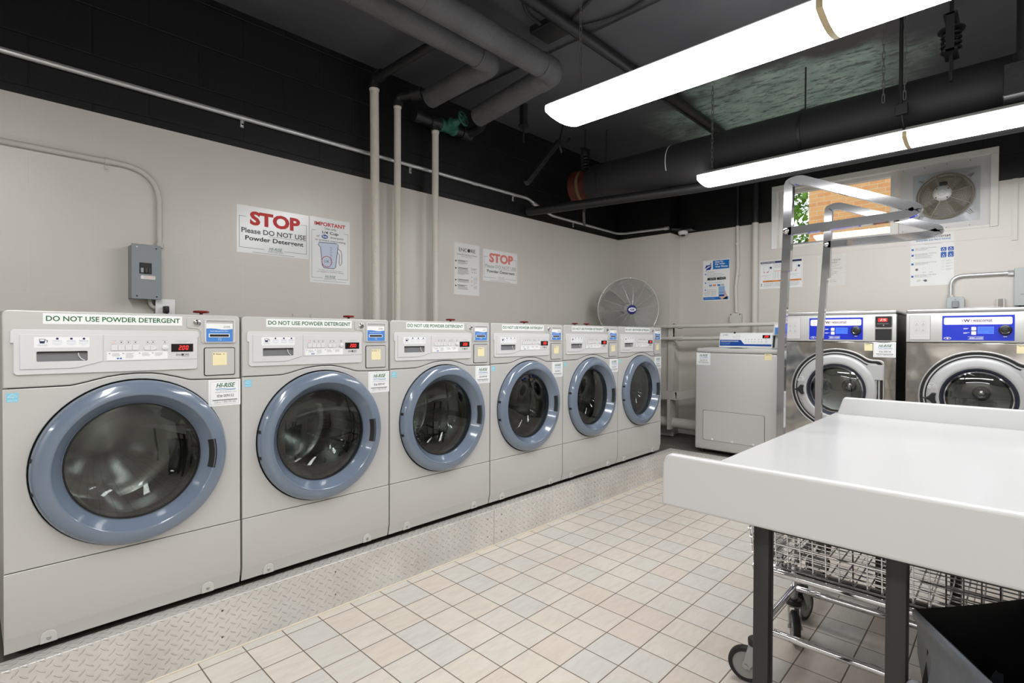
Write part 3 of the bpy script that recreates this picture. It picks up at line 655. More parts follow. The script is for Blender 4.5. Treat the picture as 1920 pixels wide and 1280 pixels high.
# ------------------------------------------------------------------ stainless washers under the window
BLUEPANEL = mat('bright_blue_panel', S(10, 44, 190), .3)
PINKW = mat('white_pink_label', S(240, 228, 236), .35)
DOORS = mat('cast_aluminium_door', S(184, 185, 186), .42, .3)
def wascomat(y, label, n, idn, coin):
    r = thing('stainless_washer', label, 'washing machine', (4.38, y, .208), BACK, 'stainless steel washers below the window')
    W = .72; z = lambda v: v - .208; dp = .70
    a = MB(); SIDE = mat('dark_side_panel', S(44, 44, 46), .3, .4)
    a.box((.002, .012, .03), (.014, dp, z(1.385)), SIDE); a.box((W - .014, .012, .03), (W - .002, dp, z(1.385)), SIDE); a.box((.014, dp - .01, .03), (W - .014, dp, z(1.385)), SIDE); a.box((.014, .03, .03), (W - .014, dp, .05), SIDE)
    a.build('cabinet_body', r)
    a = MB(); a.box((0, 0, z(1.388)), (W, dp, z(1.413)), BRUSH, .008, 3); a.lathe([(.16, 0), (.155, .012), (.1, .02), (0, .022)], 0, 0, SILVER2, 40, xf=Matrix.Translation((.36, .42, z(1.413))) @ Matrix.Rotation(-PI / 2, 4, 'X')); a.build('top_panel', r)
    a = MB(); a.box((.001, .0, z(1.196)), (W - .001, .03, z(1.386)), mat('satin_console', S(206, 206, 204), .36, .35), .004, 2); c = a.build('control_console', r)
    # stainless front with an opening for the door
    cx, cz = .367, z(.846)
    R1 = .297
    ang_t = math.asin((1.066 - .846) / R1 * .93)
    out = arc(cx, cz, R1, .84, 2 * PI - .84, 60)
    hx = .657
    bz = z(1.066); bl = z(.626)
    top = [(cx + R1 * math.cos(.84) , cz + R1 * math.sin(.84))]
    def bez(r_, sc):
        t_ = .2235 + (r_ - .299); e = hx + (r_ - .299); aa = math.asin(t_ / r_); xe = cx + r_ * math.cos(aa)
        o = arc(cx, cz, r_, aa + .07, 2 * PI - aa - .07, 60)
        right = [(xe + .004, cz - t_ - .004), (xe + .022, cz - t_)] + arc(e - .035, cz - t_ + .035, .035, -PI / 2, 0, 5) + arc(e - .035, cz + t_ - .035, .035, 0, PI / 2, 5) + [(xe + .022, cz + t_), (xe + .004, cz + t_ + .004)]
        return o + right
    a = MB(); a.shape([[(.001, .035), (W - .001, .035), (W - .001, z(1.192)), (.001, z(1.192))], bez(.289, .032)], -.02, 0, STAIN, .002, 2); a.build('front_panel', r)
    a = MB(); a.shape([bez(.299, .042), bez(.289, .032)], -.004, .008, BRUSH, .003, 3); a.shape([bez(.289, .032), bez(.273, .016)], -.03, .0015, RUBBER)
    a.shape([bez(.273, .016), bez(.264, .007)], -.02, .009, DOORS, .002, 2); a.shape([bez(.264, .007), bez(.257, -.001)], -.03, .0, RUBBER); a.shape([bez(.257, -.001), circ(cx, cz, .19, 48)], -.03, .004, DOORS, .002, 1); bz_ = a.build('door_surround', r)
    a = MB(); a.shape([rrect(cx + .19, z(.93), cx + .285, z(1.035), .006)], .003, .014, DOORS, .003, 2); a.build('hinge_plate', bz_)
    a = MB(); a.lathe([(.250, .004), (.249, .020), (.243, .026), (.232, .0285), (.205, .0300), (.194, .0300), (.188, .026), (.186, .010)], cx, cz, DOORS, 96)
    dn = a.build('door', r, ang=40)
    a = MB(); a.lathe([(.1875, .024), (.184, .030), (.176, .028), (.170, .018), (.166, .0)], cx, cz, mat('blue_black_gasket', S(34, 38, 52), .3), 72); a.build('glass_seal', dn)
    a = MB(); a.lathe([(.168, .010), (.160, .012), (.158, .004), (.150, -.03)], cx, cz, CHROME, 72); a.build('glass_rim', dn)
    a = MB(); a.lathe([(.167, .008), (.13, .018), (.08, .024), (.0005, .027)], cx, cz, GLASSD, 64); a.build('door_glass', dn, ang=80)
    a = MB(); a.poly([(.097, z(.838)), (.112, z(.838)), (.128, z(.848)), (.142, z(.869)), (.156, z(.872)), (.166, z(.866)), (.160, z(.845)), (.162, z(.822)), (.169, z(.806)), (.156, z(.798)), (.146, z(.802)), (.130, z(.820)), (.112, z(.828)), (.097, z(.830))], .0, BLKPL)
    h = MB(); h.shape([[(v[0], v[2]) for v in a.V]], .030, .050, BLKPL, .006, 3); h.build('door_handle', dn)
    a = MB()
    for x, zz in ((.130, .906), (.158, .908)): a.tube([(px, -.0345, pz) for px, pz in circ(x, z(zz), .009, 12)], .0012, WHITE, 4, closed=True); a.textbox('*', x - .004, z(zz) - .004, x + .004, z(zz) + .004, WHITE, .0352)
    a.tube([(px, -.0345, pz) for px, pz in arc(.144, z(.914), .018, .5, PI - .5, 8)], .0011, WHITE, 4); a.build('latch_symbol', dn)
    a = MB(); a.lathe([(.20, -.03), (.168, -.035), (.166, -.07)], cx, cz, RUBBER, 48); a.lathe([(.166, -.07), (.26, -.10), (.27, -.40), (.20, -.43), (.0005, -.42)], cx, cz, STEELD, 48)
    a.lathe([(.05, -.418), (.048, -.40), (.03, -.39), (.0005, -.388)], cx, cz, CHROME, 24); a.build('drum', r, ang=60)
    # tray lid with its four marks
    a = MB(); a.shape([rrect(.018, z(1.211), .129, z(1.373), .002), rrect(.0195, z(1.2125), .1275, z(1.3715), .002)], 0, .0008, GREYP); a.shape([rrect(.0195, z(1.2125), .1275, z(1.3715), .002)], 0, .0025, mat('satin_console2', S(200, 200, 199), .4, .2), .0008, 1)
    for i, (x, zz) in enumerate(((.057, 1.3135), (.091, 1.3135), (.057, 1.2755), (.091, 1.2755))):
        Q = rrect(x - .014, z(zz - .0155), x + .014, z(zz + .0155), .004); a.shape([Q, [((px - x) * .93 + x, (pz - z(zz)) * .93 + z(zz)) for px, pz in Q]], .0024, .003, LGREYP)
        a.textbox('U', x - .006, z(zz) - .009, x + .006, z(zz), GREYP, .0029); a.shape([circ(x, z(zz) + .003, .0025, 8)], .0024, .003, GREYP)
        a.bars(x - .012, x + .012, z(zz) + (.0225 if i < 2 else -.019), 1, .002, .0012, .0029, LGREYP)
    a.build('dispenser_lid', c)
    a = MB(); a.shape([rrect(.189, z(1.209), .528, z(1.3665), .001)], 0, .002, BLUEPANEL)
    d = .0026; a.shape([rrect(.197, z(1.309), .518, z(1.355), .009)], .0019, d - .0003, PINKW)
    a.textbox('W', .294, z(1.324), .324, z(1.3425), BLACK, d, .03); a.textbox('<', .284, z(1.327), .292, z(1.340), NAVY, d); a.textbox('>', .326, z(1.327), .334, z(1.340), NAVY, d); a.textbox('wascomat', .338, z(1.3255), .428, z(1.3425), BLACK, d, .005)
    for k in (0, 1):
        a.shape([rrect(.331, z(1.272 - .0275 * k), .354, z(1.294 - .0275 * k), .003)], .002, .0035, WHITE, .0005, 1); a.bars(.293, .324, z(1.287 - .0275 * k), 2, .0045, .0022, d, WHITE, k)
    a.textbox('o', .3395, z(1.280), .3455, z(1.286), LGREYP, .0038); a.textbox('o', .3395, z(1.2525), .3455, z(1.2585), LGREYP, .0038)
    lc = mat('blue_lcd', S(48, 86, 226), .25, emit=.35)
    a.quad(.361, z(1.251), .435, z(1.295), d, mat('lcd_border', S(120, 150, 240), .4)); a.quad(.3625, z(1.2525), .4335, z(1.2935), d + .0002, lc); a.textbox('Add laundry', .368, z(1.259), .412, z(1.265), mat('lcd_text', S(110, 150, 250), .4), d + .0005)
    a.textbox('GREEN LAUNDRY', .322, z(1.2195), .389, z(1.2285), WHITE, d, .02); a.bars(.315, .395, z(1.2335), 1, .002, .0018, d, WHITE); a.bars(.315, .395, z(1.2175), 1, .002, .0018, d, WHITE)
    a.tube([(.216 + .018 * math.cos(t_ / 12 * 2 * PI), -d, z(1.2225) + .0065 * math.sin(t_ / 12 * 2 * PI)) for t_ in range(12)], .0012, WHITE, 4, closed=True); a.shape([circ(.216, z(1.2225), .004, 10)], .002, d, WHITE)
    a.bars(.478, .496, z(1.2435 - .008), 1, .002, .004, d, WHITE); a.build('control_label', c)
    a = MB(); a.lathe([(.0315, .001), (.0315, .008), (.030, .014), (.024, .018), (.0215, .018)], .487, z(1.2735), BLKPL, 40); a.lathe([(.0225, .017), (.021, .0195), (.019, .018)], .487, z(1.2735), CHROME, 40); a.lathe([(.019, .0175), (.015, .021), (.0005, .022)], .487, z(1.2735), BLKPL, 32); a.build('dial', c)
    if coin:
        a = MB(); a.shape([rrect(.597, z(1.291), .699, z(1.3745), .004)], .0, .003, BRUSH, .001, 1); a.shape([rrect(.602, z(1.296), .694, z(1.3705), .007)], .003, .012, BLKPL, .003, 2)
        a.quad(.618, z(1.334), .670, z(1.3575), .0125, mat('lit_red_window', (.9, .02, .02, 1), .3, emit=.22)); a.seg7('2.75', .631, z(1.339), .0145, mat('lit_pink_digits', (1, .55, .52, 1), .3, emit=.5), .0128, .15)
        a.bars(.612, .682, z(1.321), 1, .002, .0016, .0124, LGREYP); a.poly([(.644, z(1.309)), (.652, z(1.314)), (.652, z(1.304))], .0124, LGREYP); a.build('coin_acceptor', c)
        a = MB(); a.shape([rrect(.598, z(1.203), .6965, z(1.287), .002)], 0, .0025, BRUSH, .001, 1); a.box((.601, -.002, z(1.206)), (.694, -.005, z(1.284)), BLKPL, .001, 1); a.build('coin_box_door', c)
        hr_sticker(r, .590, z(1.089), .7185, z(1.189), idn, .0001)
    nx = .538
    a = MB(); a.box((nx, -.0001, z(1.133)), (nx + .048, -.0006, z(1.182)), CREAM); a.text('Washer ' + n, nx + .006, z(1.175), .0062, BLACK, .0009, .02); a.build('number_sticker', r)
    for x in (.06, W - .06):
        for y_ in (.06, .6): a = MB(); a.cyl((x, y_, 0), (x, y_, .036), .024, RUBBER, 10); a.build('foot', r)
wascomat(1.305, 'stainless steel washer with a black coin slot showing a red 2.75 price', '09', '009194', True)
wascomat(.533, 'stainless steel washer at the right edge, no coin slot in view', '08', '009193', False)
# ------------------------------------------------------------------ signs on the left wall (local x = along the wall, z = height)
def sign(name, label, cat, loc, rz, w, h, m=GLOSSP, t=.0015):
    a = MB(); a.box((0, 0, 0), (w, -t, h), m); return a
def hirise_logo(a, x0, z0, x1, z1, d, c1=GREEN, c2=GREYP):
    h = z1 - z0; a.textbox('HI-RISE', x0 + (x1 - x0) * .08, z0 + .45 * h, x1 - (x1 - x0) * .08, z1, c1, d, .0, .3); a.textbox('BETTER LAUNDRY ROOMS', x0, z0, x1, z0 + .16 * h, c2, d)
    a.quad(x0 + (x1 - x0) * .05, z0 + .28 * h, x1 - (x1 - x0) * .05, z0 + .34 * h, d, c2)
def frame_lines(a, x0, z0, x1, z1, gap_t, gap_b, th, m, d):
    a.quad(x0, z0, x0 + th, z1, d, m); a.quad(x1 - th, z0, x1, z1, d, m)
    a.quad(x0, z1 - th, x0 + gap_t, z1, d, m); a.quad(x1 - gap_t, z1 - th, x1, z1, d, m); a.quad(x0, z0, x0 + gap_b, z0 + th, d, m); a.quad(x1 - gap_b, z0, x1, z0 + th, d, m)
def stop_sign(w, h, loc, red, blk, label):
    a = sign('', '', '', 0, 0, w, h); d = .0022
    X = lambda u: u * w; Z = lambda v: v * h
    a.textbox('STOP', X(.17), Z(.60), X(.87), Z(.90), red, d, .045)
    frame_lines(a, X(.03), Z(.11), X(.97), Z(.77), X(.09), X(.33), .002, GREYP, d)
    a.textbox('Please DO NOT USE', X(.06), Z(.425), X(.96), Z(.535), blk[0], d, .02); a.quad(X(.42), Z(.40), X(.96), Z(.406), d, GREYP)
    a.textbox('Powder Detergent', X(.11), Z(.245), X(.92), Z(.37), blk[1], d, .02)
    hirise_logo(a, X(.41), Z(.06), X(.63), Z(.17), d, GREEN if red is RED else LGREYP, GREYP if red is RED else LGREYP); a.bars(X(.2), X(.83), Z(.035), 1, .01, .003, d, LGREYP)
    return tag(a.build('wall_sign', loc=loc), label, 'sign')
GREYTXT = mat('worn_grey_print', S(92, 92, 95), .5)
stop_sign(.42, .272, (1.07, YW, 1.698), RED, (GREYTXT, BLACK), 'large laminated STOP sign asking not to use powder detergent, red letters vivid')
stop_sign(.413, .264, (2.977, YW, 1.685), FRED, (LGREYP, GREYTXT), 'smaller faded STOP sign with pale red letters, right of the ENCORE poster')
w_, h_ = .273, .414
a = sign('', '', '', 0, 0, w_, h_); d = .0022; X = lambda u: u * w_; Z = lambda v: v * h_
a.textbox('IMPORTANT', X(.11), Z(.875), X(.88), Z(.935), RED, d, .03); a.textbox('Use only', X(.36), Z(.815), X(.65), Z(.86), BLACK, d); a.textbox('1/4 Cup', X(.30), Z(.745), X(.70), Z(.80), BLACK, d, .02)
a.textbox('of', X(.16), Z(.70), X(.23), Z(.73), BLACK, d); a.shape([circ(.0, 0, .0135, 20)], .0015, .002, BLUEP, xf=Matrix.Translation((X(.36), 0, Z(.715))) @ Matrix.Diagonal((1.6, 1, 1, 1))); a.textbox('he', X(.31), Z(.70), X(.41), Z(.735), WHITE, d + .0003, .02)
a.textbox('detergents', X(.50), Z(.69), X(.83), Z(.73), BLACK, d); a.textbox('to prevent oversudsing', X(.13), Z(.635), X(.88), Z(.675), BLACK, d)
frame_lines(a, X(.045), Z(.075), X(.955), Z(.80), X(.10), X(.27), .0018, GREYP, d)
P = [(.20, .58), (.22, .62), (.66, .63), (.70, .61), (.63, .255), (.58, .235), (.34, .235), (.30, .27), (.255, .55)]
a.poly([(X(u), Z(v)) for u, v in P], d, mat('pale_jug_blue', S(196, 208, 226), .4)); a.tube([(X(u), -d, Z(v)) for u, v in P], .0018, NAVY, 4, closed=True)
a.tube([(X(.69), -d, Z(.55)), (X(.76), -d, Z(.53)), (X(.79), -d, Z(.47)), (X(.79), -d, Z(.33)), (X(.74), -d, Z(.29)), (X(.72), -d, Z(.33)), (X(.73), -d, Z(.46)), (X(.67), -d, Z(.50))], .0016, NAVY, 4)
for k in range(11): a.quad(X(.49), Z(.30 + .026 * k), X(.55 if k % 2 else .53), Z(.305 + .026 * k), d + .0004, NAVY)
a.tube([(px, -d - .0004, pz) for px, pz in circ(X(.41), Z(.335), .034, 28)], .0018, RED, 4, closed=True); a.textbox('1/4', X(.36), Z(.315), X(.45), Z(.36), BLACK, d + .0004)
a.textbox('* Special low sudsing detergents', X(.19), Z(.19), X(.82), Z(.21), GREYP, d); a.textbox('are available for frontload washers', X(.17), Z(.165), X(.84), Z(.185), GREYP, d)
hirise_logo(a, X(.34), Z(.055), X(.66), Z(.125), d); a.bars(X(.08), X(.96), Z(.035), 1, .01, .0025, d, LGREYP)
tag(a.build('wall_sign', loc=(1.4975, YW, 1.5595)), 'IMPORTANT sign showing a blue measuring cup, right of the large STOP sign', 'sign')
w_, h_ = .268, .411
a = sign('', '', '', 0, 0, w_, h_, PAPER)
a.textbox('ENCORE', X(.18), Z(.835), X(.83), Z(.905), BLACK, d); a.shape([circ(X(.565), Z(.868), .0115, 18)], .0015, d + .0003, BLACK); a.textbox('WASHER INSTRUCTIONS', X(.08), Z(.765), X(.90), Z(.79), GREYTXT, d); a.textbox('INSTRUCCIONES DE LAVADO', X(.28), Z(.735), X(.70), Z(.75), GREYP, d)
for v, n in ((.665, 5), (.525, 9), (.30, 4), (.19, 6)):
    a.poly([(X(.04), Z(v)), (X(.11), Z(v - .02)), (X(.04), Z(v - .04))], d, NAVY); a.bars(X(.14), X(.60), Z(v), 2, .0065, .0032, d, BLACK, n); a.bars(X(.14), X(.60), Z(v - .035), n - 2, .0062, .002, d, GREYP, n)
a.bars(X(.66), X(.92), Z(.53), 2, .006, .002, d, GREYP, 3)
for u in (.71, .79, .86): a.shape([circ(X(u), Z(.45), .0035, 8)], .0015, d, BLACK); a.tube([(px, -d, pz) for px, pz in circ(X(u), Z(.49), .006, 8)], .0006, LGREYP, 4, closed=True)
a.tube([(px, -d, pz) for px, pz in circ(X(.69), Z(.275), .008, 12)], .0014, ORANGEP, 4, closed=True); a.bars(X(.77), X(.93), Z(.28), 4, .007, .002, d, LGREYP, 5)
for v in (.36, .20): a.quad(X(.67), Z(v - .012), X(.72), Z(v), d, LGREYP); a.bars(X(.77), X(.93), Z(v), 4, .007, .002, d, LGREYP, 7)
tag(a.build('wall_sign', loc=(2.667, YW, 1.553)), 'narrow white ENCORE washer instruction poster beside the cream pipes', 'poster')

# signs on the far wall
def far(x_y, z): return (XW, x_y, z)
w_, h_ = .27, .41
a = MB(); a.box((0, 0, 0), (w_, -.002, h_), GLOSSP, .0006, 1); B1 = mat('poster_blue', S(0, 112, 192), .4)
d = .0028
a.quad(X(.38), Z(.77), X(.985), Z(.98), d, B1)
for k, tx in enumerate(('How To', 'Pay With', 'Your Phone')): a.textbox(tx, X(.46), Z(.925 - .058 * k), X((.76, .83, .93)[k]), Z(.965 - .058 * k), WHITE, d + .0003, .04)
NV = mat('logo_blue', S(10, 54, 150), .4)
a.poly([(X(.12), Z(.88)), (X(.20), Z(.88)), (X(.33), Z(.885)), (X(.30), Z(.855)), (X(.20), Z(.85)), (X(.28), Z(.80)), (X(.06), Z(.80))][:5] + [(X(.14), Z(.82)), (X(.07), Z(.80))], d, NV); a.poly([(X(.12), Z(.79)), (X(.30), Z(.85)), (X(.33), Z(.84)), (X(.28), Z(.765)), (X(.16), Z(.765)), (X(.09), Z(.715)), (X(.13), Z(.77))], d + .0002, NV); a.poly([(X(.25), Z(.89)), (X(.29), Z(.89)), (X(.33), Z(.93)), (X(.30), Z(.93))], d, NV)
a.textbox('CyclePay', X(.15), Z(.69), X(.45), Z(.72), GREYP, d)
for v, rows in ((.64, ('Go to the App Store or', 'Google Play to download', 'the app CyclePay App')), (.425, ('Sign in to add value',)), (.25, ('Using your phone,', 'enter machine', 'number or scan the', 'QR code to start the', 'machine and pay'))):
    a.shape([rrect(X(.08), Z(v), X(.125), Z(v + .033), .002)], .002, d, B1)
    for k, tx in enumerate(rows): a.textbox(tx, X(.17 if k < 2 or v > .5 else .06), Z(v + .008 - .034 * k), X((.72, .80, .70, .50, .47)[k] if v > .3 else .50), Z(v + .028 - .034 * k), GREYTXT, d)
for u, tx in ((.17, 'App Store'), (.53, 'Google Play')): a.shape([rrect(X(u), Z(.505), X(u + .33), Z(.565), .003)], .002, d, BLACK); a.textbox(tx, X(u + .09), Z(.52), X(u + .30), Z(.55), WHITE, d + .0003)
for u, c in ((.24, BLUEP), (.39, ORANGEP), (.55, B1), (.69, LGREYP)): a.quad(X(u), Z(.355), X(u + .11), Z(.395), d, c)
a.textbox('VISA', X(.25), Z(.362), X(.34), Z(.387), WHITE, d + .0004)
a.quad(X(.05), Z(.325), X(.95), Z(.327), d, LGREYP); a.poly([(X(.02), Z(.02)), (X(.72), Z(.02)), (X(.62), Z(.09)), (X(.02), Z(.09))], d, B1); a.textbox('CyclePay.com/support', X(.06), Z(.045), X(.48), Z(.065), WHITE, d + .0003)
SKIN = mat('printed_skin_tone', S(222, 176, 150), .5)
a.poly([(X(.60), Z(.10)), (X(.68), Z(.03)), (X(.90), Z(.03)), (X(.93), Z(.10)), (X(.84), Z(.25)), (X(.62), Z(.20))], d, SKIN); a.poly([(X(.72), Z(.02)), (X(.96), Z(.02)), (X(.96), Z(.09)), (X(.90), Z(.09))], d, B1)
a.shape([rrect(X(.60), Z(.09), X(.83), Z(.345), .004)], .0028, .0033, mat('printed_phone', S(150, 180, 214), .4)); a.quad(X(.62), Z(.10), X(.81), Z(.14), .0036, NV); a.quad(X(.62), Z(.19), X(.81), Z(.20), .0036, B1)
tag(a.build('wall_sign', loc=far(2.322, 1.59)), 'blue and white How To Pay With Your Phone poster', 'poster').rotation_euler = (0, 0, BACK)
w_, h_ = .37, .262
a = MB(); a.box((0, 0, 0), (w_, -.002, h_), GLOSSP); d = .0026
a.quad(X(.02), Z(.90), X(.98), Z(.975), d, NAVY); a.textbox('QUICK START GUIDE', X(.04), Z(.915), X(.37), Z(.96), WHITE, d + .0003, .02)
for u in (.02, .33, .66, .975): a.quad(X(u), Z(.02), X(u + .004), Z(.9), d, LGREYP)
a.quad(X(.08), Z(.235), X(.98), Z(.295), d, ORANGEP)
for u in (.14, .44, .76): a.textbox('! WARNING', X(u), Z(.245), X(u + .16), Z(.285), BLACK, d + .0003)
for u in (.04, .69):
    a.bars(X(u), X(u + .27), Z(.87), 2, .006, .002, d, LGREYP, 2); a.tube([(X(u + .06), -d, Z(.60)), (X(u + .06), -d, Z(.79)), (X(u + .18), -d, Z(.79)), (X(u + .18), -d, Z(.60))], .0008, GREYP, 4, closed=True); a.poly([(X(u + .20), Z(.72)), (X(u + .25), Z(.70)), (X(u + .26), Z(.77)), (X(u + .21), Z(.79))], d, NAVY)
    a.poly([(X(u + .13), Z(.58)), (X(u + .16), Z(.57)), (X(u + .19), Z(.64))], d, RED); a.bars(X(u), X(u + .25), Z(.48), 2, .006, .002, d, LGREYP, 8); a.tube([(X(u + .08), -d, Z(.34)), (X(u + .14), -d, Z(.42)), (X(u + .2), -d, Z(.38))], .0006, GREYP, 4)
a.poly([(X(.10), Z(.57)), (X(.12), Z(.57)), (X(.11), Z(.64))], d, RED)
a.bars(X(.35), X(.63), Z(.87), 6, .007, .002, d, LGREYP, 4); a.bars(X(.35), X(.60), Z(.625), 1, .006, .004, d, FRED, 4)
for k in range(4): a.bars(X(.36 + .065 * k), X(.40 + .065 * k), Z(.58), 10, .006, .002, d, LGREYP, 4 + k)
for u in (.10, .36, .69): a.bars(X(u), X(u + .26), Z(.21), 6, .0065, .0022, d, LGREYP, 9)
a.poly([(X(.035), Z(.15)), (X(.065), Z(.15)), (X(.05), Z(.21))], d, BLACK); a.poly([(X(.03), Z(.13)), (X(.07), Z(.13)), (X(.05), Z(.09))], d, GREYTXT)
tag(a.build('wall_sign', loc=far(1.768, 1.679)), 'QUICK START GUIDE sheet with a navy header and orange warning band', 'poster').rotation_euler = (0, 0, BACK)
w_, h_ = .208, .266
a = MB(); a.box((0, 0, 0), (w_, -.001, h_), mat('thin_paper', S(214, 213, 208), .55)); d = .0016
a.textbox('LAUNDRY ROOM', X(.17), Z(.80), X(.84), Z(.86), GREYTXT, d); a.textbox('SCHEDULE', X(.30), Z(.72), X(.72), Z(.775), GREYTXT, d)
for k, tx in enumerate(('Please attend to your laundry', 'in a timely basis. Many', 'residents use the facilities and', 'instead of finished', 'others in on idle machines', 'should wait. We also ask', 'that you do not waste', 'machines.')): a.textbox(tx, X(.12), Z(.645 - k * .052), X(.12 + .024 * len(tx)), Z(.673 - k * .052), GREYP, d)
a.textbox('Use your fellow', X(.16), Z(.16), X(.65), Z(.19), GREYP, d); a.textbox('equipment responsibly.', X(.16), Z(.11), X(.72), Z(.14), GREYP, d)
TAPE = mat('clear_tape', S(226, 225, 222), .15)
for v in (.98, .73, .45, .33, .05): a.quad(X(.90), Z(v - .02), X(1.04), Z(v), .0018, TAPE)
a.quad(X(-.03), Z(.96), X(.12), Z(1.0), .0018, TAPE)
tag(a.build('paper_notice', loc=far(1.276, 1.677)), 'plain typed laundry room notice taped up behind the cart rack pole', 'notice').rotation_euler = (0, 0, BACK)
w_, h_ = .268, .408
a = MB(); a.box((0, 0, 0), (w_, -.0015, h_), PAPER); d = .0021
a.textbox('W', X(.17), Z(.915), X(.29), Z(.95), BLACK, d, .03); a.textbox('wascomat', X(.38), Z(.91), X(.92), Z(.955), BLACK, d, .01); a.textbox('<', X(.10), Z(.915), X(.14), Z(.95), BLACK, d); a.textbox('>', X(.32), Z(.915), X(.36), Z(.95), BLACK, d); a.textbox('WASHER INSTRUCTIONS', X(.12), Z(.86), X(.92), Z(.89), BLUEP, d, .02); a.textbox('Instrucciones lavadora', X(.32), Z(.795), X(.70), Z(.815), GREYP, d)
for k, (v, t1, t2, n) in enumerate(((.71, 'SORT LAUNDRY, LOAD WASHER', 'AND CLOSE DOOR', 1), (.60, 'POUR DETERGENT, SOFTENER', 'AND BLEACH INTO THE', 4), (.43, 'TURN KNOB TO SELECT CYCLE', 'AND EXTRA OPTIONS', 1), (.19, 'INSERT PAYMENT AND PRESS', 'KNOB TO START', 1))):
    a.shape([rrect(X(.02), Z(v - .02), X(.075), Z(v + .017), .002)], .0015, d, BLUEP); a.textbox(t1, X(.10), Z(v + .012), X(.60), Z(v + .027), GREYTXT, d); a.textbox(t2, X(.10), Z(v - .008), X(.40), Z(v + .006), GREYTXT, d); a.bars(X(.10), X(.55), Z(v - .018), n, .006, .0018, d, LGREYP, k)
for i, (u, v) in enumerate(((.70, .64), (.86, .64), (.70, .52), (.86, .52))):
    b0 = v - (.0 if i < 2 else .0)
    a.shape([rrect(X(u), Z(b0), X(u + .13), Z(b0 + (.075 if i < 2 else .105)), .006)], .0015, d, BLUEP); a.textbox('U', X(u + .035), Z(b0 + .01), X(u + .095), Z(b0 + .035), WHITE, d + .0004); a.shape([circ(X(u + .065), Z(b0 + .05), .004, 8)], .002, d + .0004, WHITE)
for k in range(4): a.tube([(px, -d, pz) for px, pz in circ(X(.75), Z(.46 - .055 * k), .007, 8)], .0004, LGREYP, 4, closed=True); a.bars(X(.82), X(.97), Z(.47 - .055 * k), 2, .006, .0018, d, LGREYP, k)
a.shape([circ(X(.15), Z(.32), .0095, 16)], .0015, d, GREYTXT); a.shape([circ(X(.36), Z(.10), .0095, 16)], .0015, d, GREYTXT); a.poly([(X(.29), Z(.105)), (X(.33), Z(.115)), (X(.33), Z(.09))], d, BLUEP)
for u in (.32, .48): a.tube([(px, -d, pz) for px, pz in circ(X(u), Z(.33), .010, 10)], .0004, LGREYP, 4, closed=True); a.bars(X(u - .04), X(u + .05), Z(.27), 2, .006, .0018, d, LGREYP, 4)
a.tube([(X(.16), -d, Z(.085)), (X(.24), -d, Z(.095)), (X(.24), -d, Z(.12)), (X(.16), -d, Z(.11))], .0009, GREYTXT, 4, closed=True)
tag(a.build('wall_sign', loc=far(.615, 1.634)), 'tall white wascomat instruction poster with four blue icons, under the exhaust fan', 'poster').rotation_euler = (0, 0, BACK)

# ------------------------------------------------------------------ breaker box, outlets, conduits on the left wall
r = thing('breaker_box', 'grey metal breaker box on the left wall above the nearest washer', 'breaker box', (.565, YW, 1.405), LEFT)
a = MB(); a.box((.0, 0, 0), (.118, -.085, .262), BOXG, .002, 1); a.box((-.002, -.083, -.003), (.122, -.089, .266), BOXG, .0015, 1); a.build('enclosure', r)
for x, z in ((.020, .252), (.100, .250), (.020, .012), (.102, .011)): a = MB(); a.lathe([(.0035, .089), (.003, .0915), (0, .092)], x, z, DARKGAP if (x, z) != (.020, .252) else WHITE, 12); a.build('screw', r)
a = MB(); a.box((.030, -.088, .122), (.081, -.0915, .176), BLKPL, .001, 1); a.box((.052, -.091, .126), (.062, -.103, .150), mat('breaker_handle', S(64, 64, 66), .4), .001, 1); a.box((.066, -.091, .126), (.077, -.094, .152), mat('breaker_face', S(52, 52, 55), .4), .001, 1); a.box((.036, -.0915, .128), (.047, -.0922, .150), LGREYP); a.build('breaker_switch', r)
a = MB(); a.box((.036, -.089, .096), (.096, -.0894, .113), WHITE); a.textbox('DANGER HAZARD', .048, .106, .094, .110, RED, .0898); a.textbox('OF ELECTRIC SHOCK', .048, .099, .094, .103, ORANGEP, .0898); a.build('warning_label', r)
a = MB(); a.tube(bend([(.085, -.03, .0), (.087, -.03, -.03), (.125, -.03, -.05)], .03), .009, CONDG, 10); a.build('conduit_stub', r)
r = thing('wall_outlet', 'white wall outlet with a black plug, right of the breaker box', 'outlet', (.672, YW, 1.345), LEFT)
a = MB(); a.box((0, 0, -.03), (.082, -.045, .062), BOXG, .002, 1); a.build('outlet_box', r); a = MB(); a.box((-.002, -.045, -.03), (.084, -.049, .064), WHITE, .002, 2); a.lathe([(.017, .049), (.017, .0505), (0, .0508)], .040, .018, WHITE, 20); a.build('cover_plate', r)
tag(MB().box((.700, 3.105, 1.338), (.722, 3.145, 1.372), RUBBER, .004, 2).tube([(.712, 3.118, 1.345), (.714, 3.108, 1.32), (.714, 3.1, 1.2), (.714, 3.10, 1.05)], .006, RUBBER, 8).build('power_plug'), 'black power plug and cord pushed into the white wall outlet', 'plug')
a = MB(); a.tube(bend([(-1.2, YW - .014, 2.064), (.696, YW - .014, 2.064), (.696, YW - .014, 1.671)], .17, 12), .0135, CONDG, 12); co = tag(a.build('electrical_conduit'), 'grey painted conduit bending down the left wall to the breaker box', 'conduit')
for x, z, vert in ((.482, 2.064, 0), (.696, 1.72, 1)):
    a = MB(); 
    if vert: a.cyl((x, YW - .014, z - .03), (x, YW - .014, z - .045), .0165, CONDG); 
    else: a.cyl((x - .009, YW - .014, z), (x + .009, YW - .014, z), .0165, CONDG); a.box((x - .008, YW, z - .045), (x + .008, YW - .004, z), CONDG); a.cyl((x, YW, z - .034), (x, YW - .012, z - .034), .005, CONDG, 8)
    a.build('strap', co)
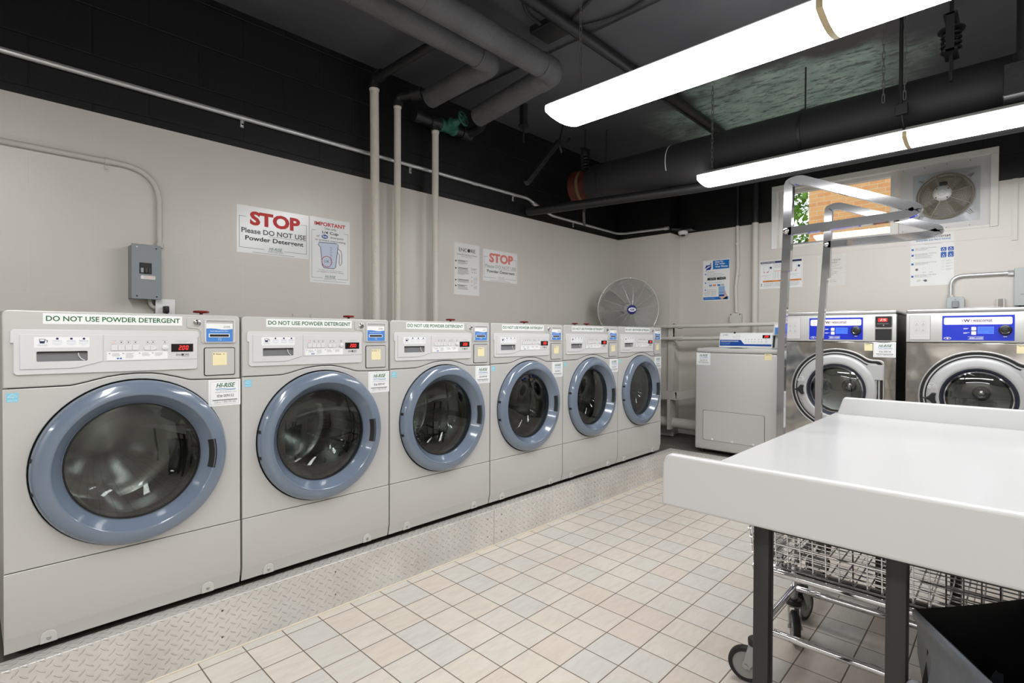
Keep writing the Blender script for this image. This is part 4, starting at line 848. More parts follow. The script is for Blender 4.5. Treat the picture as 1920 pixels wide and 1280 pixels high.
a = MB(); a.cyl((.696, YW - .014, 1.671), (.696, YW - .014, 1.695), .019, CONDG, 8); a.build('connector', co)
# bright conduit along the black band
yb = YW - .02
a = MB(); pts = [(-1.3, yb, 2.452), (3.50, yb, 2.458), (3.56, yb, 2.44), (3.80, yb, 2.372), (3.86, yb, 2.362), (5.03 - .02, yb, 2.352), (5.03 - .02, 2.60, 2.338)]
a.tube(bend(pts, .09, 8), .014, EMT, 14); co = tag(a.build('bright_conduit'), 'bright galvanised conduit running along the black band of the left wall', 'conduit')
for x in (1.10, 2.25, 3.33, 4.20):
    z = 2.455 if x < 3.5 else 2.36
    a = MB(); a.cyl((x - .01, yb, z), (x + .01, yb, z), .0155, EMT, 14); a.box((x - .009, YW, z - .05), (x + .009, YW - .004, z - .005), EMT); a.cyl((x, YW, z - .034), (x, YW - .012, z - .034), .006, CHROME, 8); a.build('strap', co)
for x in (1.72, 2.86, 3.60): a = MB(); a.cyl((x - .03, yb, 2.4555 if x < 3.5 else 2.428), (x + .03, yb, 2.456 if x < 3.5 else 2.411), .0155, EMT, 14); a.build('coupling', co)
a = MB(); a.cyl((5.01, 2.63, 2.339), (5.01, 2.585, 2.337), .019, EMT, 12); a.build('connector', co)
# white-edged security camera
r = thing('dome_camera', 'small white dome camera under a black bracket where the far wall steps back', 'camera', (5.16, 2.50, 2.315), 0)
a = MB(); a.box((-.06, -.11, .0), (.09, .09, .012), BLKPL, .003, 1); a.cyl((-.10, .09, .02), (-.02, .0, .015), .014, BLKPL, 12); a.build('bracket', r)
xfv = Matrix.Rotation(PI / 2, 4, 'X')
a = MB(); a.lathe([(.046, 0), (.05, .012), (.047, .024), (.036, .034), (.026, .038)], 0, 0, WHITE, 36, xf=xfv); a.build('housing', r)
a = MB(); a.lathe([(.0265, .036), (.022, .046), (.012, .052), (0, .053)], 0, 0, BLKPL, 28, xf=xfv); a.build('lens_dome', r)

# cream pipes rising behind the washers
for i, (x, zt, rr, lb) in enumerate(((1.898, 2.88, .029, 'thickest cream painted pipe rising from behind the third washer, leftmost of three'), (2.080, 2.82, .0235, 'cream painted pipe rising behind the washers, middle one of three'), (2.408, 2.74, .0245, 'cream painted pipe ending below the green valve, rightmost of three'))):
    a = MB(); yp = 3.10
    a.tube([(x + (.016 if i == 0 else .002), yp, .9), (x, yp, zt - .03)], rr, WPIPE, 20); a.lathe([(rr * .97, 0), (rr * 1.13, .004), (rr * 1.15, .020), (rr * 1.0, .03), (0, .031)], 0, 0, WPIPE, 20, xf=Matrix.Translation((x, yp, zt - .03)) @ Matrix.Rotation(-PI / 2, 4, 'X'))
    tag(a.build('water_pipe'), lb, 'pipe', 'cream water pipes behind the washers')
# black fittings linking them to the insulated runs
def bpipe(name, label, pts, r_, m=CONDB, cat='pipe', b=.05, fit=()):
    a = MB(); a.tube(bend(pts, b, 7), r_, m, 16); o = tag(a.build(name), label, cat)
    for p, q, rr in fit: k = MB(); k.cyl(p, q, rr, m, 16); k.build('fitting', o)
    return o
bpipe('black_pipe', 'black pipe turning off the leftmost cream pipe towards the ceiling pipes', [(1.898, 3.10, 2.86), (1.898, 3.10, 2.93), (1.93, 2.35, 2.95)], .027, fit=[((1.898, 3.10, 2.865), (1.898, 3.10, 2.895), .037), ((1.899, 3.06, 2.932), (1.901, 3.01, 2.933), .037)])
bpipe('black_pipe', 'black pipe joining the middle cream pipe to the insulated pipe end', [(2.080, 3.10, 2.80), (2.080, 3.10, 2.87), (2.19, 2.88, 2.875)], .026, fit=[((2.08, 3.10, 2.805), (2.08, 3.10, 2.835), .036), ((2.13, 3.0, 2.873), (2.165, 2.93, 2.875), .04)])
bpipe('black_pipe', 'black capped pipe holding the green valve above the rightmost cream pipe', [(2.23, 3.10, 2.792), (2.72, 3.10, 2.792), (2.72, 2.96, 2.80), (2.62, 2.80, 2.80)], .034, fit=[((2.215, 3.10, 2.792), (2.265, 3.10, 2.792), .045), ((2.36, 3.10, 2.792), (2.45, 3.10, 2.792), .044), ((2.408, 3.10, 2.73), (2.408, 3.10, 2.79), .034), ((2.66, 3.10, 2.792), (2.75, 3.10, 2.792), .046)])
r = thing('gate_valve', 'green gate valve with a spoked handwheel on the black pipe', 'valve', (2.52, 3.10, 2.792), 0)
a = MB(); a.lathe([(.0, -.075), (.048, -.072), (.048, -.048), (.038, -.04), (.044, 0), (.038, .04), (.048, .048), (.048, .072), (0, .075)], 0, 0, GREENV, 12, xf=Matrix.Rotation(PI / 2, 4, 'Z')); vx = Matrix.Rotation(math.radians(14), 4, 'Z') @ Matrix.Rotation(math.radians(-14), 4, 'X')
a.lathe([(.042, 0), (.040, .045), (.050, .05), (.050, .062), (.030, .07), (.026, .10), (.016, .12), (.0, .12)], 0, 0, GREENV, 20, xf=vx); a.build('valve_body', r)
a = MB(); a.cyl((0, -.11, 0), (0, -.165, 0), .008, GREENV, 10, xf=vx); a.tube([(px, -.15, pz) for px, pz in circ(0, 0, .052, 28)], .0075, GREENV, 8, closed=True, xf=vx); a.lathe([(.0, .14), (.018, .142), (.018, .16), (0, .163)], 0, 0, GREENV, 16, xf=vx)
for k in range(5): an = k * 2 * PI / 5; a.cyl((.01 * math.cos(an), -.15, .01 * math.sin(an)), (.05 * math.cos(an), -.15, .05 * math.sin(an)), .006, GREENV, 8, xf=vx)
a.build('handwheel', r)
# insulated ceiling pipes
def insul(label, pts, r_):
    a = MB(); a.tube(bend(pts, .07, 6), r_, INSUL, 24); o = tag(a.build('insulated_pipe'), label, 'pipe', 'wrapped pipes under the ceiling')
    P = [Vector(p) for p in pts]
    for i in range(1, len(P) - 1):
        k = MB(); dA = (P[i - 1] - P[i]).normalized(); dB = (P[i + 1] - P[i]).normalized(); k.tube(bend([P[i] + dA * .13, P[i], P[i] + dB * .13], .09, 6), r_ * 1.07, INSUL, 20); k.build('elbow_wrap', o)
    for s_ in (.35, .7): q = P[0].lerp(P[1], s_ * .5 + .45); dd = (P[1] - P[0]).normalized(); k = MB(); k.cyl(q, q + dd * .02, r_ * 1.025, INSUL, 24); k.build('band', o)
insul('dark wrapped pipe nearer the left wall, its elbow turning back above the middle cream pipe', [(-2.5, 2.298, 2.872), (2.215, 2.298, 2.872), (2.215, 2.905, 2.85)], .066)
insul('dark wrapped pipe farther out, its elbow turning back to the green valve', [(-2.5, 2.05, 2.835), (2.500, 2.05, 2.835), (2.565, 2.80, 2.80)], .070)
# thinner ceiling pipe, its clamp, small boxes and cables
o = bpipe('ceiling_pipe', 'long dark pipe on the ceiling passing above the near light fixture', [(.2, 1.87, 3.005), (4.9, 1.87, 3.005)], .033, fit=[((3.58, 1.87, 3.005), (3.66, 1.87, 3.005), .041)])
bpipe('ceiling_conduit', 'thin dark conduit beside the ceiling pipe', [(3.2, 1.955, 3.03), (4.85, 1.955, 3.03)], .012)
tag(MB().box((2.33, 1.90, 3.02), (2.50, 2.10, 3.06), CONDB, .003, 1).build('junction_box'), 'flat black junction box on the ceiling beside the elbow of the wrapped pipe', 'junction box')
CABLE = mat('painted_cable', S(48, 47, 50), .5)
for i, P in enumerate(([(2.49, 1.95, 3.045), (2.60, 1.62, 3.045), (2.50, 1.30, 3.045), (2.35, .8, 3.045)], [(2.45, 1.92, 3.045), (2.30, 1.55, 3.045), (2.10, 1.30, 3.045), (1.9, .7, 3.045)], [(2.36, 2.02, 3.04), (2.16, 2.0, 3.04), (1.95, 1.78, 3.04), (1.6, 1.6, 3.04)])):
    a = MB(); a.tube(bend(P, .25, 8), .010, CABLE, 8); tag(a.build('ceiling_cable'), ('painted cable snaking over the ceiling away from the junction box, nearest the beam', 'painted cable snaking over the ceiling from the junction box, middle one', 'painted cable leaving the junction box towards the left wall pipes')[i], 'cable', 'cables on the ceiling')
# pipe along the far part, duct
o = bpipe('black_duct_pipe', 'smooth black pipe leaving the left wall below the big black duct', [(3.52, YW, 2.345), (3.60, 2.95, 2.35), (4.07, 1.75, 2.41), (4.07, -3.3, 2.41)], .039, b=.3)
r = thing('black_duct', 'big round black duct spanning the room above the far light', 'duct', (3.97, 2.95, 2.60), 0)
ry = Matrix.Identity(4)
a = MB(); a.lathe([(0, 6.3), (.163, 6.3), (.165, .17), (.163, .16)], 0, 0, DUCT, 64); a.build('duct_wrap', r)
RUST = mat('red_brown_metal', S(84, 34, 22), .6, .2, bump=(20, .5, .004), var=(9, .5)); TANT = mat('brown_tape', S(110, 92, 60), .6)
a = MB(); a.lathe([(.150, .18), (.150, .01), (.156, .0), (.156, -.02), (.140, -.03), (0, -.03)], 0, 0, RUST, 48); a.lathe([(.152, .06), (.1535, .062), (.1535, .088), (.152, .09)], 0, 0, TANT, 48); a.build('bare_end', r)
a = MB(); a.lathe([(.1655, .95), (.167, .951), (.167, .957), (.1655, .958)], 0, 0, mat('white_strap', S(200, 198, 194), .4), 48, 1.9, 3.6); a.build('band', r)
for y_ in (-.30, -1.9, -3.6): a = MB(); a.cyl((0, y_, .15), (0, y_, .46), .005, CONDB, 8); a.lathe([(.167, -y_ - .012), (.170, -y_ - .010), (.170, -y_ + .010), (.167, -y_ + .012)], 0, 0, CONDB, 48); a.build('hanger', r)
# hangers, strut and strap around the duct end
a = MB(); a.tube([(3.60, 2.80, 2.90), (3.62, 2.80, 2.93)], .012, CONDB, 8); a.box((-.02, -.02, -.30), (.02, .02, .30), CONDB, .002, 1, Matrix.Translation((3.28, 2.80, 2.65)) @ Matrix.Rotation(math.radians(43), 4, 'Y'))
for k in range(7): a.box((-.006, -.0205, -.27 + k * .085), (.006, -.0215, -.23 + k * .085), DARKGAP, xf=Matrix.Translation((3.28, 2.80, 2.65)) @ Matrix.Rotation(math.radians(43), 4, 'Y'))
a.cyl((3.49, 2.80, 2.84), (3.52, 2.80, 2.78), .012, CONDB, 8); a.cyl((3.48, 2.80, 2.85), (3.55, 2.80, 3.06), .008, CONDB, 8); tag(a.build('slotted_strut'), 'slotted black strut slanting down left of the duct end', 'strut')
a = MB(); a.box((3.02, 2.78, 2.875), (3.065, 2.825, 3.06), CONDB, .002, 1); a.lathe([(0, 0), (.042, 0), (.042, .01), (0, .012)], 0, 0, CONDB, 24, xf=Matrix.Translation((3.042, 2.80, 2.875)) @ Matrix.Rotation(PI / 2, 4, 'X')); a.cyl((3.042, 2.80, 2.87), (3.042, 2.80, 2.74), .008, CONDB, 8); tag(a.build('ceiling_hanger'), 'black ceiling hanger with a threaded rod left of the near light', 'hanger')
a = MB(); a.tube([(3.90, 2.77, 2.445), (3.82, 2.77, 2.42), (3.805, 2.768, 2.36), (3.797, 2.77, 2.30), (3.803, 2.766, 2.20)], .012, mat('frayed_strap', S(84, 80, 72), .9, bump=(60, .9, .01)), 6); tag(a.build('hanging_strap'), 'frayed grey strap dangling below the duct end', 'strap')
def spring_hanger(loc, label, sc=1):
    r = thing('spring_hanger', label, 'hanger', loc, 0)
    a = MB(); a.box((-.05, -.012, -.10), (-.042, .012, .10), CONDB); a.box((.042, -.012, -.10), (.05, .012, .10), CONDB); a.box((-.05, -.02, .09), (.05, .02, .10), CONDB); a.box((-.05, -.02, -.10), (.05, .02, -.09), CONDB); a.build('bracket', r)
    a = MB(); a.tube([(.026 * math.cos(t * .5), .026 * math.sin(t * .5), -.085 + t * .0021) for t in range(0, 55)], .006, CONDB, 6); a.lathe([(0, 0), (.04, 0), (.04, .008), (0, .01)], 0, 0, CONDB, 20, xf=Matrix.Translation((0, 0, .03)) @ Matrix.Rotation(-PI / 2, 4, 'X')); a.build('spring', r)
    a = MB(); a.cyl((0, 0, .095), (0, 0, 3.06 - loc[2]), .006, CONDB, 8); a.build('upper_rod', r); a = MB(); a.cyl((0, 0, -.085), (0, 0, -.24), .006, CONDB, 8); a.build('lower_rod', r); return r
spring_hanger((3.83, 2.78, 2.79), 'black spring hanger holding the left end of the duct')
s2 = spring_hanger((3.72, .27, 2.86), 'black spring hanger on the ceiling at the upper right'); s2.scale = (1.5, 1.5, 1); 
bpipe('riser_pipe', 'upright black pipe at the right edge above the far light', [(3.70, -.03, 3.06), (3.70, -.03, 2.62)], .045, fit=[((3.70, -.03, 2.60), (3.70, -.03, 2.66), .058)])
a = MB(); a.box((3.62, -.10, 2.44), (3.80, .06, 2.60), CONDB, .004, 1); tag(a.build('junction_box'), 'black box under the upright pipe, right above the far light', 'junction box')
# electrical gear on the far wall
a = MB(); a.tube(bend([(XW - .02, 1.972, ZC), (XW - .02, 1.972, 2.31)], .01), .0165, CONDB, 12); a.tube([(XW - .02, 1.972, 2.306), (XW - .02, 1.965, 1.9), (XW - .02, 1.985, 1.7), (XW - .02, 1.975, 1.46)], .0165, CONDG, 12)
for z in (2.13, 1.83): a.cyl((XW - .02, 1.972, z - .01), (XW - .02, 1.972, z + .01), .021, CONDG, 12); a.box((XW - .004, 1.93, z - .008), (XW, 1.972, z + .008), CONDG)
tag(a.build('wall_conduit'), 'thin painted conduit dropping to the small box right of the phone poster', 'conduit')
a = MB(); a.tube([(XW - .035, 1.80, ZC), (XW - .035, 1.80, 2.309)], .030, CONDB, 18); a.tube([(XW - .035, 1.80, 2.309), (XW - .035, 1.797, .21)], .030, CONDG, 18); tag(a.build('wall_pipe'), 'thick painted pipe on the far wall, black above and grey below', 'pipe')
r = thing('junction_box', 'octagonal grey painted junction box below the thin conduit on the far wall', 'junction box', (XW, 2.03, 1.345), BACK)
O = [(.012, 0), (.098, 0), (.11, .012), (.11, .098), (.098, .11), (.012, .11), (0, .098), (0, .012)]
a = MB(); a.shape([O], 0, .045, CONDG, .002, 1); a.build('box_body', r); a = MB(); a.shape([O], .045, .049, CONDG, .002, 1); a.build('cover_plate', r)
for x, z in ((.012, .012), (.098, .012), (.012, .098), (.098, .098)): a = MB(); a.lathe([(.006, .0495), (.006, .051), (0, .052)], x, z, DARKGAP, 8); a.build('screw', r)
for z, lb in ((1.335, 'upper grey pipe running along the far wall behind the top-load washer'), (1.212, 'lower grey pipe running along the far wall behind the top-load washer')):
    a = MB(); a.tube([(4.965, YW - .02, z - .012), (4.965, 2.30, z - .006), (5.10, 1.35, z + .012)], .0185, CONDG, 14); o = tag(a.build('grey_pipe'), lb, 'pipe', 'grey pipes along the far wall')
    k = MB(); k.cyl((4.965, 2.455, z - .006), (4.965, 2.40, z - .006), .0255, CONDG, 8); k.build('coupling', o)
a = MB(); a.box((5.00, 2.52, .208), (5.028, 2.575, 1.36), CONDG); a.box((4.985, 2.52, 1.19), (5.03, 2.57, 1.36), CONDG, .003, 1); tag(a.build('pipe_bracket'), 'painted upright bracket holding the two grey pipes at the wall corner', 'bracket')
a = MB(); a.tube([(4.93, YW - .01, .365), (4.93, 2.14, .357)], .052, CONDG, 20); tag(a.build('drain_pipe'), 'thick grey drain pipe low behind the top-load washer', 'pipe')
TRAY = mat('off_white_tray', S(196, 194, 188), .45)
a = MB(); a.xprism([(.0, 0), (.12, 0), (.12, .075), (.108, .075), (.108, .012), (.012, .012), (.012, .075), (0, .075)], 0, .72, TRAY); t_ = a
b_ = MB(); b_.add(t_.V, t_.F, TRAY, Matrix.Translation((4.84, 3.12, .60)) @ Matrix.Rotation(BACK, 4, 'Z')); b_.add(t_.V, t_.F, TRAY, Matrix.Translation((4.84, 2.40, .60)) @ Matrix.Rotation(BACK, 4, 'Z') @ Matrix.Rotation(math.radians(-14), 4, 'Y') @ Matrix.Diagonal((.35, 1, 1, 1)))
for y_ in (3.0, 2.5): b_.box((4.84, y_, .30), (4.96, y_ - .03, .60), CONDG)
tag(b_.build('drain_trough', flat=True), 'off-white drain trough kinked upwards, in the gap beside the top-load washer', 'trough')
# right end: conduit, receptacle, outlet, panel
r = thing('dryer_receptacle', 'grey metal receptacle box just above the right stainless washer', 'outlet', (XW, .385, 1.425), BACK)
a = MB(); a.shape([[(.010, 0), (.094, 0), (.104, .01), (.104, .095), (.094, .11), (.010, .11), (0, .095), (0, .01)]], 0, .05, BOXL, .002, 1); a.build('box_body', r)
a = MB(); a.shape([rrect(.032, .028, .072, .078, .006)], .05, .064, BOXG, .003, 1); a.lathe([(.003, .05), (.003, .052), (0, .052)], .052, .09, DARKGAP, 8); a.build('socket', r)
a = MB(); a.tube(bend([(XW - .022, .363, 1.53), (XW - .022, .363, 1.695), (XW - .022, .02, 1.695)], .12, 12), .0135, EMT, 14); o = tag(a.build('curved_conduit'), 'bright conduit curving from the receptacle box to the grey cabinet', 'conduit')
for p, q in (((XW - .022, .363, 1.53), (XW - .022, .363, 1.552)), ((XW - .022, .045, 1.695), (XW - .022, .015, 1.695))): k = MB(); k.cyl(p, q, .02, EMT, 8); k.build('connector', o)
a = MB(); a.box((XW - .035, .01, 1.46), (XW - .0, -.30, 1.722), BOXL, .003, 1); a.box((XW - .040, .012, 1.457), (XW - .034, -.30, 1.725), BOXL, .002, 1); a.box((XW - .0405, -.02, 1.535), (XW - .042, -.29, 1.54), BOXG); a.cyl((XW - .02, -.03, 1.46), (XW - .02, -.03, 1.44), .018, RUBBER, 12); tag(a.build('breaker_cabinet'), 'pale grey electrical cabinet cut off by the right edge', 'electrical cabinet')
a = MB(); a.box((XW, .108, 1.40), (XW - .03, .058, 1.512), CONDG, .002, 1); a.box((XW - .03, .095, 1.40), (XW - .036, .071, 1.51), mat('grey_receptacle', S(150, 146, 140), .5), .002, 1); a.cyl((XW - .03, .083, 1.492), (XW - .040, .083, 1.492), .008, BOXG, 10); tag(a.build('painted_outlet'), 'small painted-over outlet between the receptacle box and the grey cabinet', 'outlet')

# ------------------------------------------------------------------ valves and hoses showing over the washers
for i, x in enumerate((.861, 1.706, 2.547, 3.372, 4.10, 4.29)):
    r = thing('shutoff_valve', ('red handled shutoff valve over the nearest washer', 'red handled shutoff valve over the second washer', 'red handled shutoff valve over the third washer', 'red handled shutoff valve over the fourth washer', 'left one of the two red valves close together by the wire fan', 'right one of the two red valves close together by the wire fan')[i], 'valve', (x, 3.09, 1.335), 0, 'red valves behind the washers')
    a = MB(); rr = .030 if i < 4 else .022
    a.tube([(rr * math.cos(t / 24 * 2 * PI) * (1 + .10 * math.cos(t / 24 * 2 * PI * 6)), rr * math.sin(t / 24 * 2 * PI) * (1 + .10 * math.cos(t / 24 * 2 * PI * 6)), .012) for t in range(24)], .006, REDV, 6, closed=True)
    for k in range(3): an = k * PI / 3; a.cyl((rr * math.cos(an), rr * math.sin(an), .012), (-rr * math.cos(an), -rr * math.sin(an), .012), .004, REDV, 6)
    a.cyl((0, 0, .0), (0, 0, .018), .008, REDV, 8); a.build('handle', r)
    a = MB(); a.cyl((0, 0, -.06), (0, 0, .004), .007, STEEL, 8); a.cyl((0, .08, -.06), (0, -.03, -.06), .014, CONDG, 10); a.tube(bend([(0, -.03, -.06), (0, -.07, -.06), (.02, -.08, -.45)], .05), .011, RUBBER, 8); a.build('valve_body', r)
a = MB(); a.tube([(.95, 3.12, 1.262), (2.75, 3.12, 1.258)], .02, CONDG, 12); a.tube([(1.7, 3.12, 1.31), (2.7, 3.12, 1.31)], .018, CONDG, 12)
for x in (1.36, 1.47): a.tube(bend([(x, YW, 1.30), (x, 3.12, 1.30), (x, 3.12, 1.355)], .02), .006, CONDG, 8)
tag(a.build('supply_pipe'), 'grey painted supply pipes low on the left wall behind the washers', 'pipe')

# ------------------------------------------------------------------ big wire fan in the corner
FX = Vector((4.60, 2.80, 1.497)); r = thing('floor_fan', 'large round wire fan with a blue hub, behind the last washer', 'fan', (FX.x, FX.y, .208), 0)
R_ = .310; look = Vector((-.80, -.60, 0)); yaw = math.atan2(look.y, look.x) + PI / 2
yaw += math.radians(12); fx = Matrix.Translation((0, 0, FX.z - .208)) @ Matrix.Rotation(yaw, 4, 'Z') @ Matrix.Rotation(math.radians(5), 4, 'X')
WIRE = mat('bright_guard_wire', S(206, 207, 204), .35, .5)
def dome(rr, s_, R=R_): 
    t = rr / R; return s_ * (.105 * (1 - t ** 2.6)) + (.0)
a = MB()
for k in range(34):
    rr = .055 + (R_ - .055) * k / 33; a.tube([(rr * math.cos(q * 2 * PI / 56), -dome(rr, 1), rr * math.sin(q * 2 * PI / 56)) for q in range(56)], .0019, WIRE, 4, closed=True, xf=fx)
for k in range(14):
    an = k * 2 * PI / 14 + .12; a.tube([(rr * math.cos(an), -dome(rr, 1) - .0015, rr * math.sin(an)) for rr in (.04, .10, .16, .22, .27, R_)], .0022, WIRE, 5, xf=fx)
a.build('front_guard', r)
a = MB()
for k in range(22):
    rr = .08 + (R_ - .08) * k / 21; a.tube([(rr * math.cos(q * 2 * PI / 48), -dome(rr, -1), rr * math.sin(q * 2 * PI / 48)) for q in range(48)], .0019, WIRE, 4, closed=True, xf=fx)
for k in range(12):
    an = k * 2 * PI / 12; a.tube([(rr * math.cos(an), -dome(rr, -1), rr * math.sin(an)) for rr in (.05, .12, .2, .27, R_)], .002, WIRE, 5, xf=fx)
a.build('rear_guard', r)
a = MB(); a.tube([(R_ * math.cos(q * 2 * PI / 72), 0, R_ * math.sin(q * 2 * PI / 72)) for q in range(72)], .0055, WIRE, 8, closed=True, xf=fx)
for k in range(6): an = k * PI / 3 + .5; a.box((R_ * math.cos(an) - .008, -.012, R_ * math.sin(an) - .008), (R_ * math.cos(an) + .008, .012, R_ * math.sin(an) + .008), WIRE, .002, 1, fx)
a.build('outer_ring', r)
HUB = mat('dark_blue_hub', S(24, 26, 120), .3)
a = MB(); a.lathe([(.044, .100), (.046, .108), (.043, .116), (.0005, .119)], 0, 0, HUB, 36, xf=fx); a.shape([[(.038 * math.cos(q * 2 * PI / 30), .021 * math.sin(q * 2 * PI / 30)) for q in range(30)]], .117, .1205, WHITE, xf=fx)
b_ = MB(); b_.textbox('AIR', -.024, -.010, .024, .010, HUB, .1212, .03); a.add(b_.V, b_.F, HUB, fx); a.build('hub_badge', r)
BLADE = mat('grey_fan_blade', S(138, 135, 128), .5, .2)
a = MB(); a.lathe([(0, -.03), (.05, -.03), (.05, .03), (0, .035)], 0, 0, MOTOR, 24, xf=fx); a.build('blade_hub', r)
for k in range(3):
    an = k * 2 * PI / 3 + .6; L = []
    for (rr, w0) in ((.05, .03), (.12, .075), (.2, .10), (.27, .09), (.285, .04)): L.append((rr, w0))
    V = []
    for rr, w0 in L: V += [(rr, -.022 * (1 if rr < .28 else .5), -w0 * .8), (rr, .022, w0)]
    F_ = [(2 * q, 2 * q + 1, 2 * q + 3, 2 * q + 2) for q in range(len(L) - 1)]; a = MB(); a.add(V, F_, BLADE, fx @ Matrix.Rotation(-an, 4, 'Y')); a.build('blade', r)
a = MB(); a.lathe([(0, -.16), (.055, -.155), (.06, -.04), (0, -.035)], 0, 0, BLKPL, 28, xf=fx); a.build('motor', r)
a = MB(); a.cyl((.03, .03, .03), (.03, .03, FX.z - .25), .02, STEEL, 16); a.cyl((0, 0, 0), (0, 0, .03), .22, BLKPL, 40); a.build('pedestal', r)

# ------------------------------------------------------------------ window with exhaust fan, outside world
w = MB()
yc = XW
def fbox(y0, z0, y1, z1, xa, xb, m, bev=.002): w.box((xa, y0, z0), (xb, y1, z1), m, bev, 1)
Y0, Y1, Z0, Z1 = WY0, WY1, WZ0, WZ1
fbox(Y0, Z1 - .045, Y1, Z1, XW - .012, XW + .10, WINFR); fbox(Y0, Z0, Y0 + .045, Z1 - .045, XW - .012, XW + .10, WINFR); fbox(Y1 - .045, Z0, Y1, Z1 - .045, XW - .012, XW + .10, WHITE); fbox(Y0 + .045, Z0, Y1 - .045, Z0 + .022, XW - .004, XW + .10, WINFR)
fbox(Y1 - .085, Z0 + .02, Y1 - .045, Z1 - .045, XW + .06, XW + .13, WINFR); fbox(.70, Z0 + .02, .755, Z1 - .045, XW + .02, XW + .12, WINFR); fbox(.755, Z1 - .07, Y1 - .085, Z1 - .045, XW + .06, XW + .13, WINFR); fbox(.755, Z0 + .02, Y1 - .085, Z0 + .045, XW + .06, XW + .13, mat('alu_frame', S(140, 141, 143), .4, .6))
win = tag(w.build('window_1'), kind='structure')
a = MB(); a.box((XW + .09, .755, Z0 + .04), (XW + .094, Y1 - .085, Z1 - .06), GLASSW); a.build('pane', win)
r = thing('exhaust_fan', 'round caged exhaust fan mounted in the right half of the window', 'exhaust fan', (XW + .02, .70, 2.067), BACK)
WP = .70 - Y0 - .045
a = MB(); a.box((.004, -.004, 0), (WP, .012, .515), mat('panel_grey', S(206, 205, 204), .45), .001, 1)
for i in range(8):
    for z in (.012, .50): a.lathe([(.003, .004), (.003, .006), (0, .0065)], .03 + i * .068, z, DARKGAP, 8) if i % 2 == 0 else None
a.build('mounting_panel', r)
cx, cz = .295, .245; HW = .202
SHR = mat('shroud_metal', S(214, 217, 222), .35, .3)
a = MB(); o4 = [(cx - HW, cz - HW), (cx + HW, cz - HW), (cx + HW, cz + HW), (cx - HW, cz + HW)]; i4 = circ(cx, cz, .165, 40)
n4 = 40; V = []; F_ = []
for q in range(n4):
    an = 2 * PI * q / n4; ca, sa = math.cos(an), math.sin(an); s_ = HW / max(abs(ca), abs(sa)); V += [(cx + ca * s_, -.005, cz + sa * s_), (cx + ca * .185, -.045, cz + sa * .185), (cx + ca * .160, -.035, cz + sa * .160), (cx + ca * .155, .04, cz + sa * .155)]
for q in range(n4):
    j = (q + 1) % n4
    for c in range(3): F_.append((q * 4 + c, q * 4 + c + 1, j * 4 + c + 1, j * 4 + c))
a.add(V, F_, SHR); a.bars(cx - .13, cx - .05, cz + .185, 4, .007, .003, .0165, LGREYP, 3); a.bars(cx + .08, cx + .16, cz + .19, 4, .007, .003, .0165, LGREYP, 4)
a.build('shroud', r)
a = MB(); a.lathe([(.15, .02), (.15, -.09)], cx, cz, mat('tan_housing', S(150, 138, 116), .6), 40); 
for k in range(5): a.box((cx - .15, .055, cz - .13 + k * .06), (cx + .15, .062, cz - .09 + k * .06), mat('louver_tan', S(168, 156, 132), .5), xf=None)
a.build('louver', r)
GW = mat('guard_wire_tan', S(150, 142, 126), .4, .3)
a = MB()
for k in range(17):
    rr = .045 + .125 * k / 16; dp_ = .075 + .03 * (1 - (rr / .17) ** 2); a.tube([(cx + rr * math.cos(q * PI / 24), -dp_, cz + rr * math.sin(q * PI / 24)) for q in range(48)], .0023, GW, 4, closed=True)
for k in range(8): an = k * PI / 4 + .3; a.tube([(cx + rr * math.cos(an), -.075 - .03 * (1 - (min(rr, .17) / .17) ** 2) if rr < .172 else -.04, cz + rr * math.sin(an)) for rr in (.04, .09, .13, .17, .175)], .0032, GW, 5)
a.tube([(cx + .172 * math.cos(q * PI / 28), -.055, cz + .172 * math.sin(q * PI / 28)) for q in range(56)], .004, GW, 6, closed=True); a.build('guard', r)
a = MB(); a.lathe([(.0005, .112), (.012, .111), (.014, .109), (.022, .109), (.024, .112), (.045, .110), (.058, .102), (.060, .03), (.0, .03)], cx - .012, cz + .015, MOTOR, 40)
for k in range(4): an = k * PI / 2 + .7; a.lathe([(.005, .107), (.004, .111), (0, .1115)], cx - .012 + .047 * math.cos(an), cz + .015 + .047 * math.sin(an), DARKGAP, 8)
a.box((cx - .03, -.09, cz + .072), (cx + .018, -.115, cz + .098), RUBBER, .006, 2); mo = a.build('motor', r)
for k in range(4):
    a = MB(); an = k * PI / 2 + .4; a.add([(.05, .01, -.03), (.05, -.02, .03), (.14, -.03, .07), (.145, .02, -.05)], [(0, 1, 2, 3)], BLADE, Matrix.Translation((cx, 0, cz)) @ Matrix.Rotation(-an, 4, 'Y')); a.build('blade', r)
a = MB()
for sx_, sz_ in ((-1, 1), (1, 1), (-1, -1), (1, -1)):
    for j in range(3): a.tube([(cx + sx_ * (.125 + .01 * j), -.05, cz + sz_ * (.135 - .008 * j)), (cx + sx_ * (.15 + .008 * j), -.03, cz + sz_ * (.155 - .004 * j)), (cx + sx_ * (.16), -.012, cz + sz_ * (.15))], .0028, CHROME, 5)
a.build('mounting_clip', r)
